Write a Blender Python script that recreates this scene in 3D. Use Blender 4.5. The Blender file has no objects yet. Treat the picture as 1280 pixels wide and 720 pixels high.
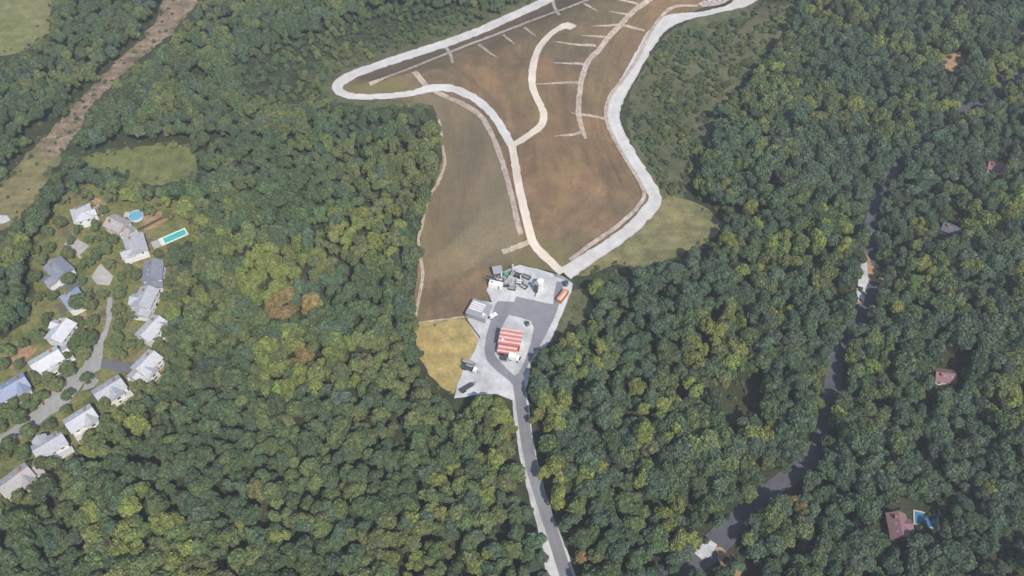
import bpy, bmesh, math, random
import numpy as np
from mathutils import Vector, Matrix, noise
from mathutils.geometry import delaunay_2d_cdt

random.seed(7)
rng = np.random.default_rng(11)
R = math.radians
S = bpy.context.scene
COL = S.collection

# ------------------------------------------------------------------ camera
DIST, PITCH = 398.0, R(52)
CP, SP = math.cos(PITCH), math.sin(PITCH)
CAM = np.array([0.0, -DIST * CP, DIST * SP])
K = math.tan(R(30)) / 640.0
cd = bpy.data.cameras.new('camera'); cam = bpy.data.objects.new('camera', cd)
COL.objects.link(cam); S.camera = cam
cam.location = CAM; cam.rotation_euler = (R(90) - PITCH, 0, 0)
cd.sensor_width = 36; cd.angle = R(60); cd.clip_start = 1; cd.clip_end = 9000

# ------------------------------------------------------------------ light
SUN_AZ = Vector((0.45, -0.9)).normalized(); SUN_EL = R(50)
world = bpy.data.worlds.new('World'); S.world = world; world.use_nodes = True
nt = world.node_tree
bg = nt.nodes['Background']
sky = nt.nodes.new('ShaderNodeTexSky'); sky.sky_type = 'NISHITA'; sky.sun_disc = False
sky.sun_elevation = SUN_EL; sky.sun_rotation = math.atan2(SUN_AZ.x, SUN_AZ.y)
nt.links.new(sky.outputs[0], bg.inputs[0]); bg.inputs[1].default_value = 0.13
sl = bpy.data.lights.new('sun', 'SUN'); sl.energy = 3.4; sl.angle = R(0.5); sl.color = (1, .94, .83)
so = bpy.data.objects.new('sun', sl); COL.objects.link(so)
sdir = Vector((SUN_AZ.x * math.cos(SUN_EL), SUN_AZ.y * math.cos(SUN_EL), math.sin(SUN_EL)))
so.rotation_euler = sdir.to_track_quat('Z', 'Y').to_euler(); so.location = (0, 0, 300)
S.view_settings.view_transform = 'Standard'; S.view_settings.look = 'None'
S.view_settings.exposure = 0.5; S.view_settings.gamma = 1
S.cycles.max_bounces = 5; S.cycles.diffuse_bounces = 2; S.cycles.transparent_max_bounces = 4

# ------------------------------------------------------------------ terrain
def raw_ground(px, py, z=0.0):
    """point of the picture -> world point on the level z"""
    d = np.array([(px - 640) * K, CP + (360 - py) * K * SP, -SP + (360 - py) * K * CP])
    t = (z - CAM[2]) / d[2]
    return CAM + d * t
MOUND_PX = [(700, -14), (680, 4), (600, 42), (520, 70), (450, 93), (428, 103), (424, 112), (440, 122), (500, 125),
            (540, 132), (552, 160), (552, 205), (536, 250), (526, 290), (523, 330), (560, 345), (600, 340), (650, 326), (700, 338),
            (745, 312), (795, 276), (818, 248), (800, 215), (770, 160), (766, 130), (800, 68), (830, 26), (880, 10), (905, -20), (850, -70)]
MOUND = np.array([raw_ground(*p)[:2] for p in MOUND_PX])
def poly_sd(P, poly):
    """signed distance of points P (n,2) to a polygon, positive inside"""
    P = np.atleast_2d(P); n = len(poly)
    d = np.full(len(P), 1e18); ins = np.zeros(len(P), bool)
    for i in range(n):
        a, b = poly[i], poly[(i + 1) % n]
        e = b - a; w = P - a
        t = np.clip((w @ e) / max(e @ e, 1e-12), 0, 1)
        q = w - t[:, None] * e
        d = np.minimum(d, (q * q).sum(1))
        c = (a[1] > P[:, 1]) != (b[1] > P[:, 1])
        if abs(e[1]) > 1e-12:
            ins ^= c & (P[:, 0] < a[0] + e[0] * (P[:, 1] - a[1]) / e[1])
    d = np.sqrt(d)
    return np.where(ins, d, -d)
def sstep(a, b, x):
    t = np.clip((x - a) / (b - a), 0, 1); return t * t * (3 - 2 * t)
def H(P):
    P = np.atleast_2d(np.asarray(P, float))
    s = poly_sd(P, MOUND)
    return 6.5 * sstep(1, 30, s) + 5.0 * sstep(25, 75, s)
def h1(x, y): return float(H([[x, y]])[0])
def ground(px, py):
    z = 0.0
    for _ in range(14):
        p = raw_ground(px, py, z); z = 0.4 * z + 0.6 * h1(p[0], p[1])
    p = raw_ground(px, py, z)
    return np.array([p[0], p[1], h1(p[0], p[1])])
def project(P):
    P = np.atleast_2d(P); v = P - CAM
    zc = v[:, 1] * CP - v[:, 2] * SP
    u = v[:, 1] * SP + v[:, 2] * CP
    return np.stack([640 + v[:, 0] / zc / K, 360 - u / zc / K], 1), zc

# ------------------------------------------------------------------ helpers
def link(o, parent=None):
    COL.objects.link(o)
    if parent is not None: o.parent = parent
    return o
def tag(o, label=None, cat=None, group=None, kind=None):
    if label: o['label'] = label
    if cat: o['category'] = cat
    if group: o['group'] = group
    if kind: o['kind'] = kind
    return o
def empty(name, loc, rz, label, cat, group=None):
    o = bpy.data.objects.new(name, None); o.empty_display_size = .5
    o.location = loc; o.rotation_euler = (0, 0, rz)
    return tag(link(o), label, cat, group)
class MB:
    def __init__(s): s.v = []; s.f = []
    def add(s, vs, fs):
        n = len(s.v); s.v += [tuple(v) for v in vs]; s.f += [tuple(i + n for i in f) for f in fs]; return s
    def box(s, c, d, rz=0.0, taper=1.0):
        x, y, z = d[0] / 2, d[1] / 2, d[2] / 2; ca, sa = math.cos(rz), math.sin(rz); vs = []
        for dz, k in ((-z, 1), (z, taper)):
            for a, b in ((-x, -y), (x, -y), (x, y), (-x, y)):
                a *= k; b *= k
                vs.append((c[0] + a * ca - b * sa, c[1] + a * sa + b * ca, c[2] + dz))
        return s.add(vs, [(3, 2, 1, 0), (4, 5, 6, 7), (0, 1, 5, 4), (1, 2, 6, 5), (2, 3, 7, 6), (3, 0, 4, 7)])
    def tube(s, p, q, r, r2=None, n=10):
        p, q = Vector(p), Vector(q); r2 = r if r2 is None else r2
        d = (q - p).normalized(); a = d.orthogonal().normalized(); b = d.cross(a)
        vs = []
        for c, rr in ((p, r), (q, r2)):
            for i in range(n):
                t = 2 * math.pi * i / n; vs.append(c + (a * math.cos(t) + b * math.sin(t)) * rr)
        fs = [(i, (i + 1) % n, n + (i + 1) % n, n + i) for i in range(n)]
        fs += [tuple(range(n - 1, -1, -1)), tuple(range(n, 2 * n))]
        return s.add(vs, fs)
    def prism(s, pts, axis, t0, t1):
        """a 2-D outline pushed along x (outline in y,z) or y (outline in x,z) or z"""
        n = len(pts); vs = []
        for t in (t0, t1):
            for a, b in pts:
                vs.append({'x': (t, a, b), 'y': (a, t, b), 'z': (a, b, t)}[axis])
        return s.add(vs, [tuple(range(n)), tuple(range(2 * n - 1, n - 1, -1))] + [(i, n + i, n + (i + 1) % n, (i + 1) % n) for i in range(n)])
    def mesh(s, name):
        m = bpy.data.meshes.new(name); m.from_pydata(s.v, [], s.f); m.validate()
        bm = bmesh.new(); bm.from_mesh(m); bmesh.ops.recalc_face_normals(bm, faces=bm.faces); bm.to_mesh(m); bm.free()
        return m
    def obj(s, name, mat, parent=None, loc=None, rz=None, smooth=False):
        m = s.mesh(name); m.materials.append(mat)
        if smooth: m.polygons.foreach_set('use_smooth', [True] * len(m.polygons))
        o = bpy.data.objects.new(name, m)
        if loc is not None: o.location = loc
        if rz is not None: o.rotation_euler = (0, 0, rz)
        return link(o, parent)

# ------------------------------------------------------------------ materials
def new_mat(name, rough=.9):
    m = bpy.data.materials.new(name); m.use_nodes = True
    b = m.node_tree.nodes['Principled BSDF']; b.inputs['Roughness'].default_value = rough
    b.inputs['Specular IOR Level'].default_value = .25
    return m, m.node_tree, b
def N(t, kind, **kw):
    n = t.nodes.new(kind)
    for k, v in kw.items(): setattr(n, k, v)
    return n
def noise_node(t, scale, detail=4, rough=.6, vec=None):
    n = N(t, 'ShaderNodeTexNoise'); n.inputs['Scale'].default_value = scale
    n.inputs['Detail'].default_value = detail; n.inputs['Roughness'].default_value = rough
    if vec: t.links.new(vec, n.inputs['Vector'])
    return n.outputs['Fac']
def ramp(t, fac, stops):
    r = N(t, 'ShaderNodeValToRGB'); e = r.color_ramp.elements
    while len(e) < len(stops): e.new(.5)
    for k, (p, c) in enumerate(stops):
        e[k].position = p; e[k].color = (*c, 1) if len(c) == 3 else c
    t.links.new(fac, r.inputs[0]); return r.outputs[0]
def mix(t, fac, a, b, mode='MIX'):
    m = N(t, 'ShaderNodeMix', data_type='RGBA', blend_type=mode)
    for s, v in ((0, fac), (6, a), (7, b)):
        if hasattr(v, 'is_output'): t.links.new(v, m.inputs[s])
        elif isinstance(v, (int, float)): m.inputs[s].default_value = v
        else: m.inputs[s].default_value = (*v, 1)
    return m.outputs[2]
def coords(t, scale=(1, 1, 1), rz=0):
    c = N(t, 'ShaderNodeTexCoord'); m = N(t, 'ShaderNodeMapping')
    m.inputs['Scale'].default_value = scale; m.inputs['Rotation'].default_value = (0, 0, rz)
    t.links.new(c.outputs['Object'], m.inputs['Vector']); return m.outputs[0]
def bump(t, b, fac, strength, dist):
    n = N(t, 'ShaderNodeBump'); n.inputs['Strength'].default_value = strength; n.inputs['Distance'].default_value = dist
    t.links.new(fac, n.inputs['Height']); t.links.new(n.outputs[0], b.inputs['Normal'])
def ground_mat(name, cols, s1=.02, s2=.25, fine=1.2, fine_amt=.35, streak=None, bmp=.5, big=(.33, .67), wear=None, relief=0):
    """patches of several colours, a finer mottling over them and a rough surface"""
    m, t, b = new_mat(name, .95); v = coords(t)
    k = len(cols)
    c = ramp(t, noise_node(t, s1, 5, .62, v), [(big[0] + (big[1] - big[0]) * i / max(k - 1, 1), c) for i, c in enumerate(cols)])
    lo = ramp(t, noise_node(t, s2, 5, .65, v), [(.3, (.64, .66, .64)), (.7, (1.32, 1.28, 1.22))] if bmp > .3 else [(.3, (.84,) * 3), (.7, (1.12,) * 3)])
    c = mix(t, 1.0, c, lo, 'MULTIPLY')
    fn = noise_node(t, fine, 3, .7, v)
    c = mix(t, fine_amt, c, ramp(t, fn, [(.3, (.35,) * 3), (.7, (1.6,) * 3)]), 'MULTIPLY')
    if streak:
        sv = coords(t, streak[0], streak[1])
        c = mix(t, streak[2], c, ramp(t, noise_node(t, 1.0, 4, .6, sv), [(.35, streak[3]), (.65, streak[4])]), 'MULTIPLY')
    if wear:     # wheel tracks: bands at a third and at the edge of the road's width
        at = N(t, 'ShaderNodeAttribute', attribute_name='across')
        k = ramp(t, at.outputs['Fac'], [(0, wear[0]), (.3, wear[0]), (.5, wear[1]), (.72, wear[0]), (.9, wear[2]), (1, wear[2])])
        ad = mix(t, noise_node(t, .12, 4, .6, v), (1, 1, 1), k); c = mix(t, 1, c, ad, 'MULTIPLY')
    t.links.new(c, b.inputs['Base Color'])
    if relief:
        ad = N(t, 'ShaderNodeMath', operation='MULTIPLY_ADD'); t.links.new(noise_node(t, .09, 5, .6, v), ad.inputs[0]); ad.inputs[1].default_value = relief * 3; t.links.new(fn, ad.inputs[2]); bump(t, b, ad.outputs[0], bmp, .35)
    elif bmp: bump(t, b, fn, bmp, .3)
    return m
def plain(name, col, rough=.6, var=.15, scale=1.5, metal=0.0):
    m, t, b = new_mat(name, rough); v = coords(t)
    c = ramp(t, noise_node(t, scale, 4, .6, v), [(.25, tuple(x * (1 - var) for x in col)), (.75, tuple(x * (1 + var) for x in col))])
    t.links.new(c, b.inputs['Base Color']); b.inputs['Metallic'].default_value = metal
    return m
def ribbed(name, col, col2, period, axis=0, rough=.5, duty=.5):
    """painted profiled sheet metal: the ribs run along one side of the object"""
    m, t, b = new_mat(name, rough); v = coords(t)
    sx = N(t, 'ShaderNodeSeparateXYZ'); t.links.new(v, sx.inputs[0])
    mt = N(t, 'ShaderNodeMath', operation='MULTIPLY'); t.links.new(sx.outputs[axis], mt.inputs[0]); mt.inputs[1].default_value = 1 / period
    fr = N(t, 'ShaderNodeMath', operation='FRACT'); t.links.new(mt.outputs[0], fr.inputs[0])
    c = ramp(t, fr.outputs[0], [(duty - .06, col), (duty + .06, col2)])
    c = mix(t, .5, c, ramp(t, noise_node(t, .8, 4, .6, v), [(.3, (.7,) * 3), (.7, (1.2,) * 3)]), 'MULTIPLY')
    t.links.new(c, b.inputs['Base Color'])
    return m

M = {}
M['floor'] = ground_mat('forest_floor', [(.03, .04, .022), (.045, .055, .028), (.055, .052, .032)], .03, .2, 1.0, .5)
M['meadow'] = ground_mat('meadow_grass', [(.11, .125, .05), (.15, .165, .06), (.19, .19, .085)], .03, .2, .9, .35)
M['scrub'] = ground_mat('scrub_grass', [(.07, .078, .042), (.10, .105, .056), (.13, .13, .07)], .03, .22, .9, .4)
M['drygrass'] = ground_mat('dry_grass', [(.30, .235, .10), (.36, .275, .11), (.28, .245, .10)], .03, .2, .9, .3)
M['mown'] = ground_mat('mown_verge', [(.125, .13, .06), (.18, .165, .08), (.215, .185, .09)], .03, .15, .9, .3, ((.03, .3, 1), R(-25), .5, (.7,) * 3, (1.3,) * 3), relief=1)
M['lawn'] = ground_mat('lawn', [(.085, .10, .04), (.15, .16, .055), (.18, .17, .075), (.13, .12, .07)], .06, .25, 1.0, .35)
M['earth'] = ground_mat('bare_earth', [(.30, .19, .11), (.36, .24, .15)], .1, .4, 1.5, .3)
M['track'] = ground_mat('dirt_track', [(.12, .125, .06), (.19, .15, .105), (.26, .20, .155), (.19, .15, .105), (.13, .13, .065)], .05, .25, 1.0, .5,
                        ((.06, .35, 1), R(-18), .6, (.6, .56, .55), (1.3, 1.25, 1.22)))
M['gravel'] = ground_mat('pale_gravel', [(.50, .475, .45), (.56, .54, .515)], .05, .12, 2.5, .04, bmp=0, wear=((.94,) * 3, (1.06,) * 3, (.86, .83, .78)))
M['cream'] = ground_mat('cream_gravel', [(.56, .48, .40), (.63, .55, .46)], .05, .12, 1.5, .04, bmp=0, wear=((.94,) * 3, (1.06,) * 3, (.86, .83, .78)))
M['riprap'] = ground_mat('riprap_stone', [(.34, .275, .235), (.45, .37, .325)], .06, .4, 1.6, .4, bmp=.6)
M['tan_strip'] = ground_mat('tan_stone', [(.36, .30, .22), (.46, .40, .31)], .06, .4, 1.6, .4, bmp=.6)
M['asphalt'] = ground_mat('asphalt', [(.18, .18, .195), (.235, .235, .255)], .04, .12, 1.5, .12, bmp=.05, wear=((1.04,) * 3, (.9,) * 3, (1.1, 1.08, 1.05)))
M['old_asphalt'] = ground_mat('worn_asphalt', [(.27, .265, .265), (.34, .335, .33)], .05, .3, 1.5, .2, bmp=.1)
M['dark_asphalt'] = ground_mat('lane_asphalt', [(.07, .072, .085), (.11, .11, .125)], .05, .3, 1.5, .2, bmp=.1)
M['yard'] = ground_mat('yard_stone', [(.38, .38, .39), (.48, .48, .485), (.55, .545, .535)], .06, .12, 1.5, .15, bmp=.05)
M['paving'] = ground_mat('paving', [(.36, .34, .32), (.43, .41, .39)], .1, .4, 1.5, .15, bmp=.1)
M['driveway_dark'] = ground_mat('driveway_asphalt', [(.12, .12, .135), (.15, .15, .165)], .05, .3, 1.5, .2, bmp=.1)

# ------------------------------------------------------------------ draped sheets
def fnoise(x, y, s=.2): return noise.fractal(Vector((x * s, y * s, 3.1)), 1.0, 2.0, 3)
def wpoly(px, jitter=1.0, step=3.0):
    """corner points of the picture -> a finely divided, slightly uneven world outline"""
    P = [ground(*p) for p in px]; out = []
    for i in range(len(P)):
        a, b = P[i], P[(i + 1) % len(P)]; L = math.hypot(*(b - a)[:2]); n = max(1, int(L / step))
        for k in range(n):
            q = a + (b - a) * k / n
            out.append((q[0] + jitter * fnoise(q[0], q[1]), q[1] + jitter * fnoise(q[1] + 50, q[0])))
    return out
LEVEL = [0]
def sheet(name, px, mat, lift, jitter=1.0, step=3.0, world_pts=None):
    out = world_pts or wpoly(px, jitter, step); arr = np.array(out)
    lo, hi = arr.min(0), arr.max(0)
    gx, gy = np.meshgrid(np.arange(lo[0], hi[0], step), np.arange(lo[1], hi[1], step))
    G = np.stack([gx.ravel(), gy.ravel()], 1)
    G = G[poly_sd(G, arr) > step * .45]
    pts = [Vector(p) for p in out] + [Vector(p) for p in G]
    n = len(out)
    r = delaunay_2d_cdt(pts, [(i, (i + 1) % n) for i in range(n)], [], 1, 1e-5)
    V2 = np.array([tuple(v) for v in r[0]]); Z = H(V2) + lift
    me = bpy.data.meshes.new(name); me.from_pydata(np.column_stack([V2, Z]).tolist(), [], [tuple(f) for f in r[2]])
    bm = bmesh.new(); bm.from_mesh(me); bmesh.ops.recalc_face_normals(bm, faces=bm.faces)
    if sum(f.normal.z for f in bm.faces) < 0: bmesh.ops.reverse_faces(bm, faces=bm.faces)
    bm.to_mesh(me); bm.free(); me.materials.append(mat)
    return tag(link(bpy.data.objects.new(name, me)), kind='structure')
def catmull(P, step=2.0):
    P = [np.array(p, float) for p in P]; out = []
    Q = [2 * P[0] - P[1]] + P + [2 * P[-1] - P[-2]]
    for i in range(1, len(Q) - 2):
        a, b, c, d = Q[i - 1:i + 3]; n = max(2, int(np.linalg.norm((c - b)[:2]) / step))
        for k in range(n):
            t = k / n
            out.append(.5 * (2 * b + (c - a) * t + (2 * a - 5 * b + 4 * c - d) * t * t + (3 * b - a - 3 * c + d) * t ** 3))
    out.append(P[-1]); return np.array(out)
def ribbon(name, px, mat, lift, width, jitter=.35, kind='structure'):
    """a road draped on the ground; px entries are (x, y) or (x, y, width in metres)"""
    AC = []; P = []
    for p in px:
        g = ground(p[0], p[1]); P.append((g[0], g[1], p[2] if len(p) > 2 else width))
    C = catmull(P); d = np.gradient(C[:, :2], axis=0); d /= np.maximum(np.linalg.norm(d, axis=1, keepdims=True), 1e-9)
    nrm = np.stack([-d[:, 1], d[:, 0]], 1); W = 7; V = []
    for i, c in enumerate(C):
        for k in range(W):
            s = (k / (W - 1) - .5) * c[2]
            if k in (0, W - 1): s += jitter * fnoise(c[0] + 90 * k, c[1], .35)
            V.append(c[:2] + nrm[i] * s); AC.append(abs(k / (W - 1) - .5) * 2)
    V = np.array(V); Z = H(V) + lift
    F = [(i * W + k, i * W + k + 1, (i + 1) * W + k + 1, (i + 1) * W + k) for i in range(len(C) - 1) for k in range(W - 1)]
    me = bpy.data.meshes.new(name); me.from_pydata(np.column_stack([V, Z]).tolist(), [], F); me.materials.append(mat)
    bm = bmesh.new(); bm.from_mesh(me); bmesh.ops.recalc_face_normals(bm, faces=bm.faces)
    if sum(f.normal.z for f in bm.faces) < 0: bmesh.ops.reverse_faces(bm, faces=bm.faces)
    bm.to_mesh(me); bm.free()
    at = me.attributes.new('across', 'FLOAT', 'POINT'); at.data.foreach_set('value', np.array(AC, 'f4'))
    return tag(link(bpy.data.objects.new(name, me)), kind=kind)

# the ground: fine in the valley, stretched out to the horizon
xs = np.concatenate([[-4500, -2500, -1300, -700], np.arange(-450, 451, 4.0), [700, 1300, 2500, 4500]])
ys = np.concatenate([[-4500, -2500, -1200, -600], np.arange(-330, 500, 4.0), [800, 1500, 3000, 6000]])
GX, GY = np.meshgrid(xs, ys); P2 = np.stack([GX.ravel(), GY.ravel()], 1); Z = H(P2)
nx = len(xs)
F = [(j * nx + i, j * nx + i + 1, (j + 1) * nx + i + 1, (j + 1) * nx + i) for j in range(len(ys) - 1) for i in range(nx - 1)]
me = bpy.data.meshes.new('ground'); me.from_pydata(np.column_stack([P2, Z]).tolist(), [], F); me.materials.append(M['floor'])
tag(link(bpy.data.objects.new('ground', me)), kind='structure')

PX = {}   # what the picture keeps free of woods
PX['field'] = [(-90, -60), (58, -60), (66, 0), (62, 40), (34, 62), (0, 72), (-90, 85)]
PX['clearing'] = [(100, 196), (165, 186), (222, 178), (248, 192), (250, 212), (222, 228), (190, 233), (165, 226), (140, 212), (110, 210)]
PX['track'] = [(212, -30), (262, -30), (243, 10), (214, 42), (186, 66), (152, 94), (122, 126), (98, 160), (72, 205), (56, 228), (44, 250), (22, 272), (4, 286), (-60, 296),
               (-60, 250), (0, 232), (25, 205), (50, 177), (80, 148), (112, 112), (146, 78), (170, 55), (195, 25)]
PX['verge'] = [(706, 345), (770, 300), (812, 262), (835, 245), (862, 251), (886, 262), (904, 280), (892, 298), (852, 318), (822, 333), (795, 335), (768, 330), (735, 345)]
PX['scrub'] = [(945, -20), (960, 5), (1000, 5), (985, 40), (960, 70), (930, 100), (905, 130), (890, 160), (888, 195), (868, 232), (850, 252), (826, 250), (800, 205), (782, 150), (790, 110), (812, 75), (835, 42), (870, 22), (915, 12)]
PX['outer_verge'] = [(690, -25), (650, 8), (600, 30), (560, 46), (500, 64), (440, 86), (410, 98), (405, 112), (424, 126), (470, 128), (520, 124), (500, 100), (440, 98), (560, 64), (700, 4)]
PX['tan'] = [(516, 404), (560, 401), (590, 397), (592, 405), (601, 428), (590, 447), (577, 470), (568, 494), (552, 484), (536, 468), (522, 440)]
PX['yard'] = [(608, 362), (618, 350), (628, 341), (650, 331), (672, 337), (692, 343), (702, 345), (716, 354), (714, 364), (703, 393), (690, 424), (671, 445), (663, 455), (660, 480), (652, 496),
              (640, 500), (620, 493), (592, 494), (568, 499), (572, 480), (580, 460), (590, 445), (598, 425), (584, 402), (585, 388), (600, 376), (615, 378)]
PX['cap'] = MOUND_PX[:13] + [(526, 290), (521, 340), (517, 403), (560, 400), (588, 396), (583, 390), (600, 377), (612, 378), (609, 361), (628, 341), (650, 330), (672, 336), (700, 342)] + MOUND_PX[19:]
PX['lots'] = [(40, 318), (62, 292), (85, 245), (112, 238), (150, 250), (185, 258), (235, 272), (244, 292), (232, 306), (214, 318), (213, 350), (214, 400), (216, 440), (206, 475), (186, 492), (158, 508), (118, 535), (88, 575), (48, 592), (40, 628), (20, 640),
              (-60, 660), (-60, 500), (-40, 440), (0, 428), (40, 405), (50, 370)]
PX['pad_verge'] = [(712, 362), (735, 360), (742, 390), (720, 415), (690, 428), (700, 395)]

sheet('meadow', PX['field'], M['meadow'], .10, 2.5)
sheet('meadow', PX['clearing'], M['meadow'], .10, 4)
sheet('scrub_meadow', PX['scrub'], M['scrub'], .10, 2.0)
sheet('scrub_meadow', [(690, -25), (650, -10), (560, 20), (500, 45), (430, 62), (380, 95), (395, 125), (470, 135), (540, 135), (500, 100), (440, 98), (560, 64), (700, 4)], M['scrub'], .12, 2.0)
sheet('dirt_clearing', PX['track'], M['track'], .14, 3.0)
sheet('grass_verge', [(74, 203), (56, 228), (44, 250), (22, 272), (4, 286), (-60, 296), (-60, 250), (0, 232), (25, 205), (50, 182)], M['mown'], .18, 2.5)
sheet('grass_verge', PX['verge'], M['mown'], .18, 1.5)
sheet('grass_verge', PX['pad_verge'], M['scrub'], .14, 1.5)
sheet('dry_field', PX['tan'], M['drygrass'], .16, 1.0)
_c = np.mean(PX['lots'], 0)
sheet('lawn', [tuple(_c + (np.array(p) - _c) * 1.09) for p in PX['lots']], M['lawn'], .12, 2.0)

# the grassed landfill cap: brown turf with orange and olive patches, dark swales worn into it
def cap_material():
    m, t, b = new_mat('cap_turf', .95); v = coords(t)
    base = ramp(t, noise_node(t, .012, 5, .6, v), [(.32, (.175, .145, .078)), (.44, (.148, .112, .070)), (.54, (.198, .126, .074)), (.66, (.13, .122, .058))])
    base = mix(t, 1, base, ramp(t, noise_node(t, .05, 6, .68, v), [(.3, (.68, .70, .70)), (.7, (1.28, 1.24, 1.15))]), 'MULTIPLY')
    sv = coords(t, (.16, .022, 1), R(8))
    base = mix(t, .55, base, ramp(t, noise_node(t, 1, 5, .65, sv), [(.35, (.70, .70, .68)), (.65, (1.26, 1.24, 1.2))]), 'MULTIPLY')
    at = N(t, 'ShaderNodeAttribute', attribute_name='turf')
    sp = N(t, 'ShaderNodeSeparateColor'); t.links.new(at.outputs['Color'], sp.inputs[0])
    base = mix(t, sp.outputs[0], base, mix(t, .5, base, (.21, .182, .115)))     # thin grey-tan turf of the lower slope
    base = mix(t, sp.outputs[1], base, (.16, .145, .055))     # olive growth by the loop
    base = mix(t, sp.outputs[2], base, (.085, .072, .05))     # damp swales, and painted shade on the bank
    fn = noise_node(t, .9, 3, .7, v)
    base = mix(t, .3, base, ramp(t, fn, [(.3, (.5,) * 3), (.7, (1.45,) * 3)]), 'MULTIPLY')
    t.links.new(base, b.inputs['Base Color'])
    ad = N(t, 'ShaderNodeMath', operation='MULTIPLY_ADD'); t.links.new(noise_node(t, .09, 5, .6, v), ad.inputs[0]); ad.inputs[1].default_value = 4; t.links.new(fn, ad.inputs[2]); bump(t, b, ad.outputs[0], .5, .4)
    return m
cap = sheet('landfill_cap', PX['cap'], cap_material(), .25, .8, 2.0)
Vc = np.array([tuple(v.co) for v in cap.data.vertices]); pxy, _ = project(Vc)
def dist_line(P, line):
    d = np.full(len(P), 1e9); line = np.array(line, float)
    for a, b in zip(line[:-1], line[1:]):
        e = b - a; t = np.clip(((P - a) @ e) / (e @ e), 0, 1); d = np.minimum(d, np.hypot(*(P - a - t[:, None] * e).T))
    return d
def soft(poly, w):
    return sstep(-w, w, poly_sd(pxy, np.array(poly, float)) + np.array([6 * fnoise(*p[:2], .05) for p in Vc]))
grey = soft([(520, 110), (575, 128), (612, 160), (630, 200), (645, 270), (650, 320), (520, 360), (500, 250)], 6) * .85
olive = np.clip(soft([(430, 108), (500, 92), (520, 118), (430, 120)], 5) * .7 + soft([(560, 85), (680, 20), (780, -10), (830, 20), (700, 60)], 30) * .12 + soft([(640, 330), (670, 290), (720, 310), (705, 340)], 8) * .5
                + soft([(522, 300), (545, 330), (590, 350), (580, 300), (545, 280)], 14) * .25 + soft([(765, 120), (790, 170), (815, 230), (800, 240), (760, 170)], 8) * .2, 0, 1)
swale_shade = np.zeros(len(Vc))
for line, w, a in [([(567, 82), (590, 100), (625, 135), (638, 170)], 2, .5), ([(634, 52), (648, 72), (661, 88)], 2, .5), ([(524, 388), (555, 368), (580, 345), (602, 328), (622, 316)], 3.0, .55),
                   ([(690, 180), (720, 200), (760, 210)], 2.5, .2), ([(600, 170), (612, 230), (622, 300)], 3, .2), ([(700, 60), (720, 90), (722, 120)], 2, .25), ([(660, 60), (640, 110), (650, 160)], 2.5, .2)]:
    swale_shade = np.maximum(swale_shade, a * np.exp(-(dist_line(pxy, line) / w) ** 2))
shade_band = np.clip(sstep(-3, 3, poly_sd(pxy, np.array([(695, -3), (600, 40), (520, 68), (440, 97), (470, 103), (545, 74), (640, 38), (745, 0)], float))), 0, 1) * .75  # slope turned from the sun: its shade painted into the turf colour
swale_shade = np.maximum(swale_shade, shade_band)
ca = cap.data.color_attributes.new('turf', 'FLOAT_COLOR', 'POINT')
ca.data.foreach_set('color', np.column_stack([grey, olive, swale_shade, np.ones(len(Vc))]).ravel().astype('f4'))

# ---- roads of the landfill
ROADS = []
def road(name, px, mat, lift, width, buf=5, jitter=.35):
    ROADS.append((np.array([p[:2] for p in px], float), buf)); return ribbon(name, px, M[mat], lift, width, jitter)
road('gravel_road', [(712, -16), (680, 3), (640, 21), (600, 39), (560, 54), (520, 67), (480, 80), (452, 90), (432, 99, 7.5), (423, 107, 6.5), (423, 114, 5.5), (434, 120, 5), (455, 122, 4.6), (485, 121, 4.4), (512, 118, 4.4), (535, 112, 4.4), (552, 110, 4.4), (568, 112, 4.4), (584, 119, 4.3), (603, 131, 4.2), (618, 147, 4.2), (630, 166, 4.3), (639, 182, 4.6)], 'gravel', .50, 6.6, 10, .7)
road('gravel_track', [(639, 178), (643, 200), (648, 230), (654, 258), (660, 283), (668, 307), (684, 324), (703, 342)], 'cream', .53, 4.0, 6)
road('gravel_track', [(638, 184, 3.6), (655, 174), (671, 163), (679, 152), (678, 138), (668, 117), (665, 100), (668, 76), (675, 59), (688, 44), (700, 36, 4.5), (709, 33, 7), (717, 36, 5.5)], 'cream', .57, 4.0, 6)
road('gravel_road', [(955, -24, 13), (932, 0, 11), (915, 9, 6), (897, 14, 4.6), (872, 19, 5), (852, 22, 8), (834, 28, 10), (818, 43, 8.5), (803, 67, 7.5), (786, 97, 7.5), (771, 125, 7.5), (767, 148, 6.6), (777, 175, 6.4), (792, 201, 6.4), (807, 225, 6.6), (819, 247, 6.8), (811, 263, 6.8), (795, 281, 6.6), (771, 300, 6.6), (741, 320, 6.8), (706, 343, 8)], 'gravel', .45, 7.5, 12, .8)
ribbon('riprap_channel', [(872, 8), (845, 9), (829, 19), (812, 42), (797, 73), (779, 100), (762, 122), (757, 146), (766, 172), (782, 200), (797, 224), (805, 244), (795, 262), (772, 283), (742, 304), (712, 326)], M['riprap'], .62, 2.0)
ribbon('riprap_channel', [(518, 90), (535, 110), (552, 119), (577, 130), (600, 145), (613, 165), (625, 195), (637, 235), (645, 270), (651, 294)], M['riprap'], .42, 2.6)
ribbon('riprap_channel', [(462, 106), (500, 91), (545, 73), (590, 55), (640, 36), (690, 17), (748, -4), (790, -20)], M['riprap'], .42, 2.6)
for pts in [[(556, 56), (563, 69), (566, 80)], [(690, -2), (694, 12), (699, 20)], [(598, 56), (611, 66, 1.4), (622, 73, .3)], [(629, 44), (637, 51, 1.3), (643, 56, .3)], [(655, 35), (664, 42, 1.2), (670, 46, .3)], [(730, 5), (742, 12, 1.2), (748, 15, .3)], [(516, 91), (531, 108)]]:
    ribbon('riprap_channel', pts, M['riprap'], .46, 1.9)
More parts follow.
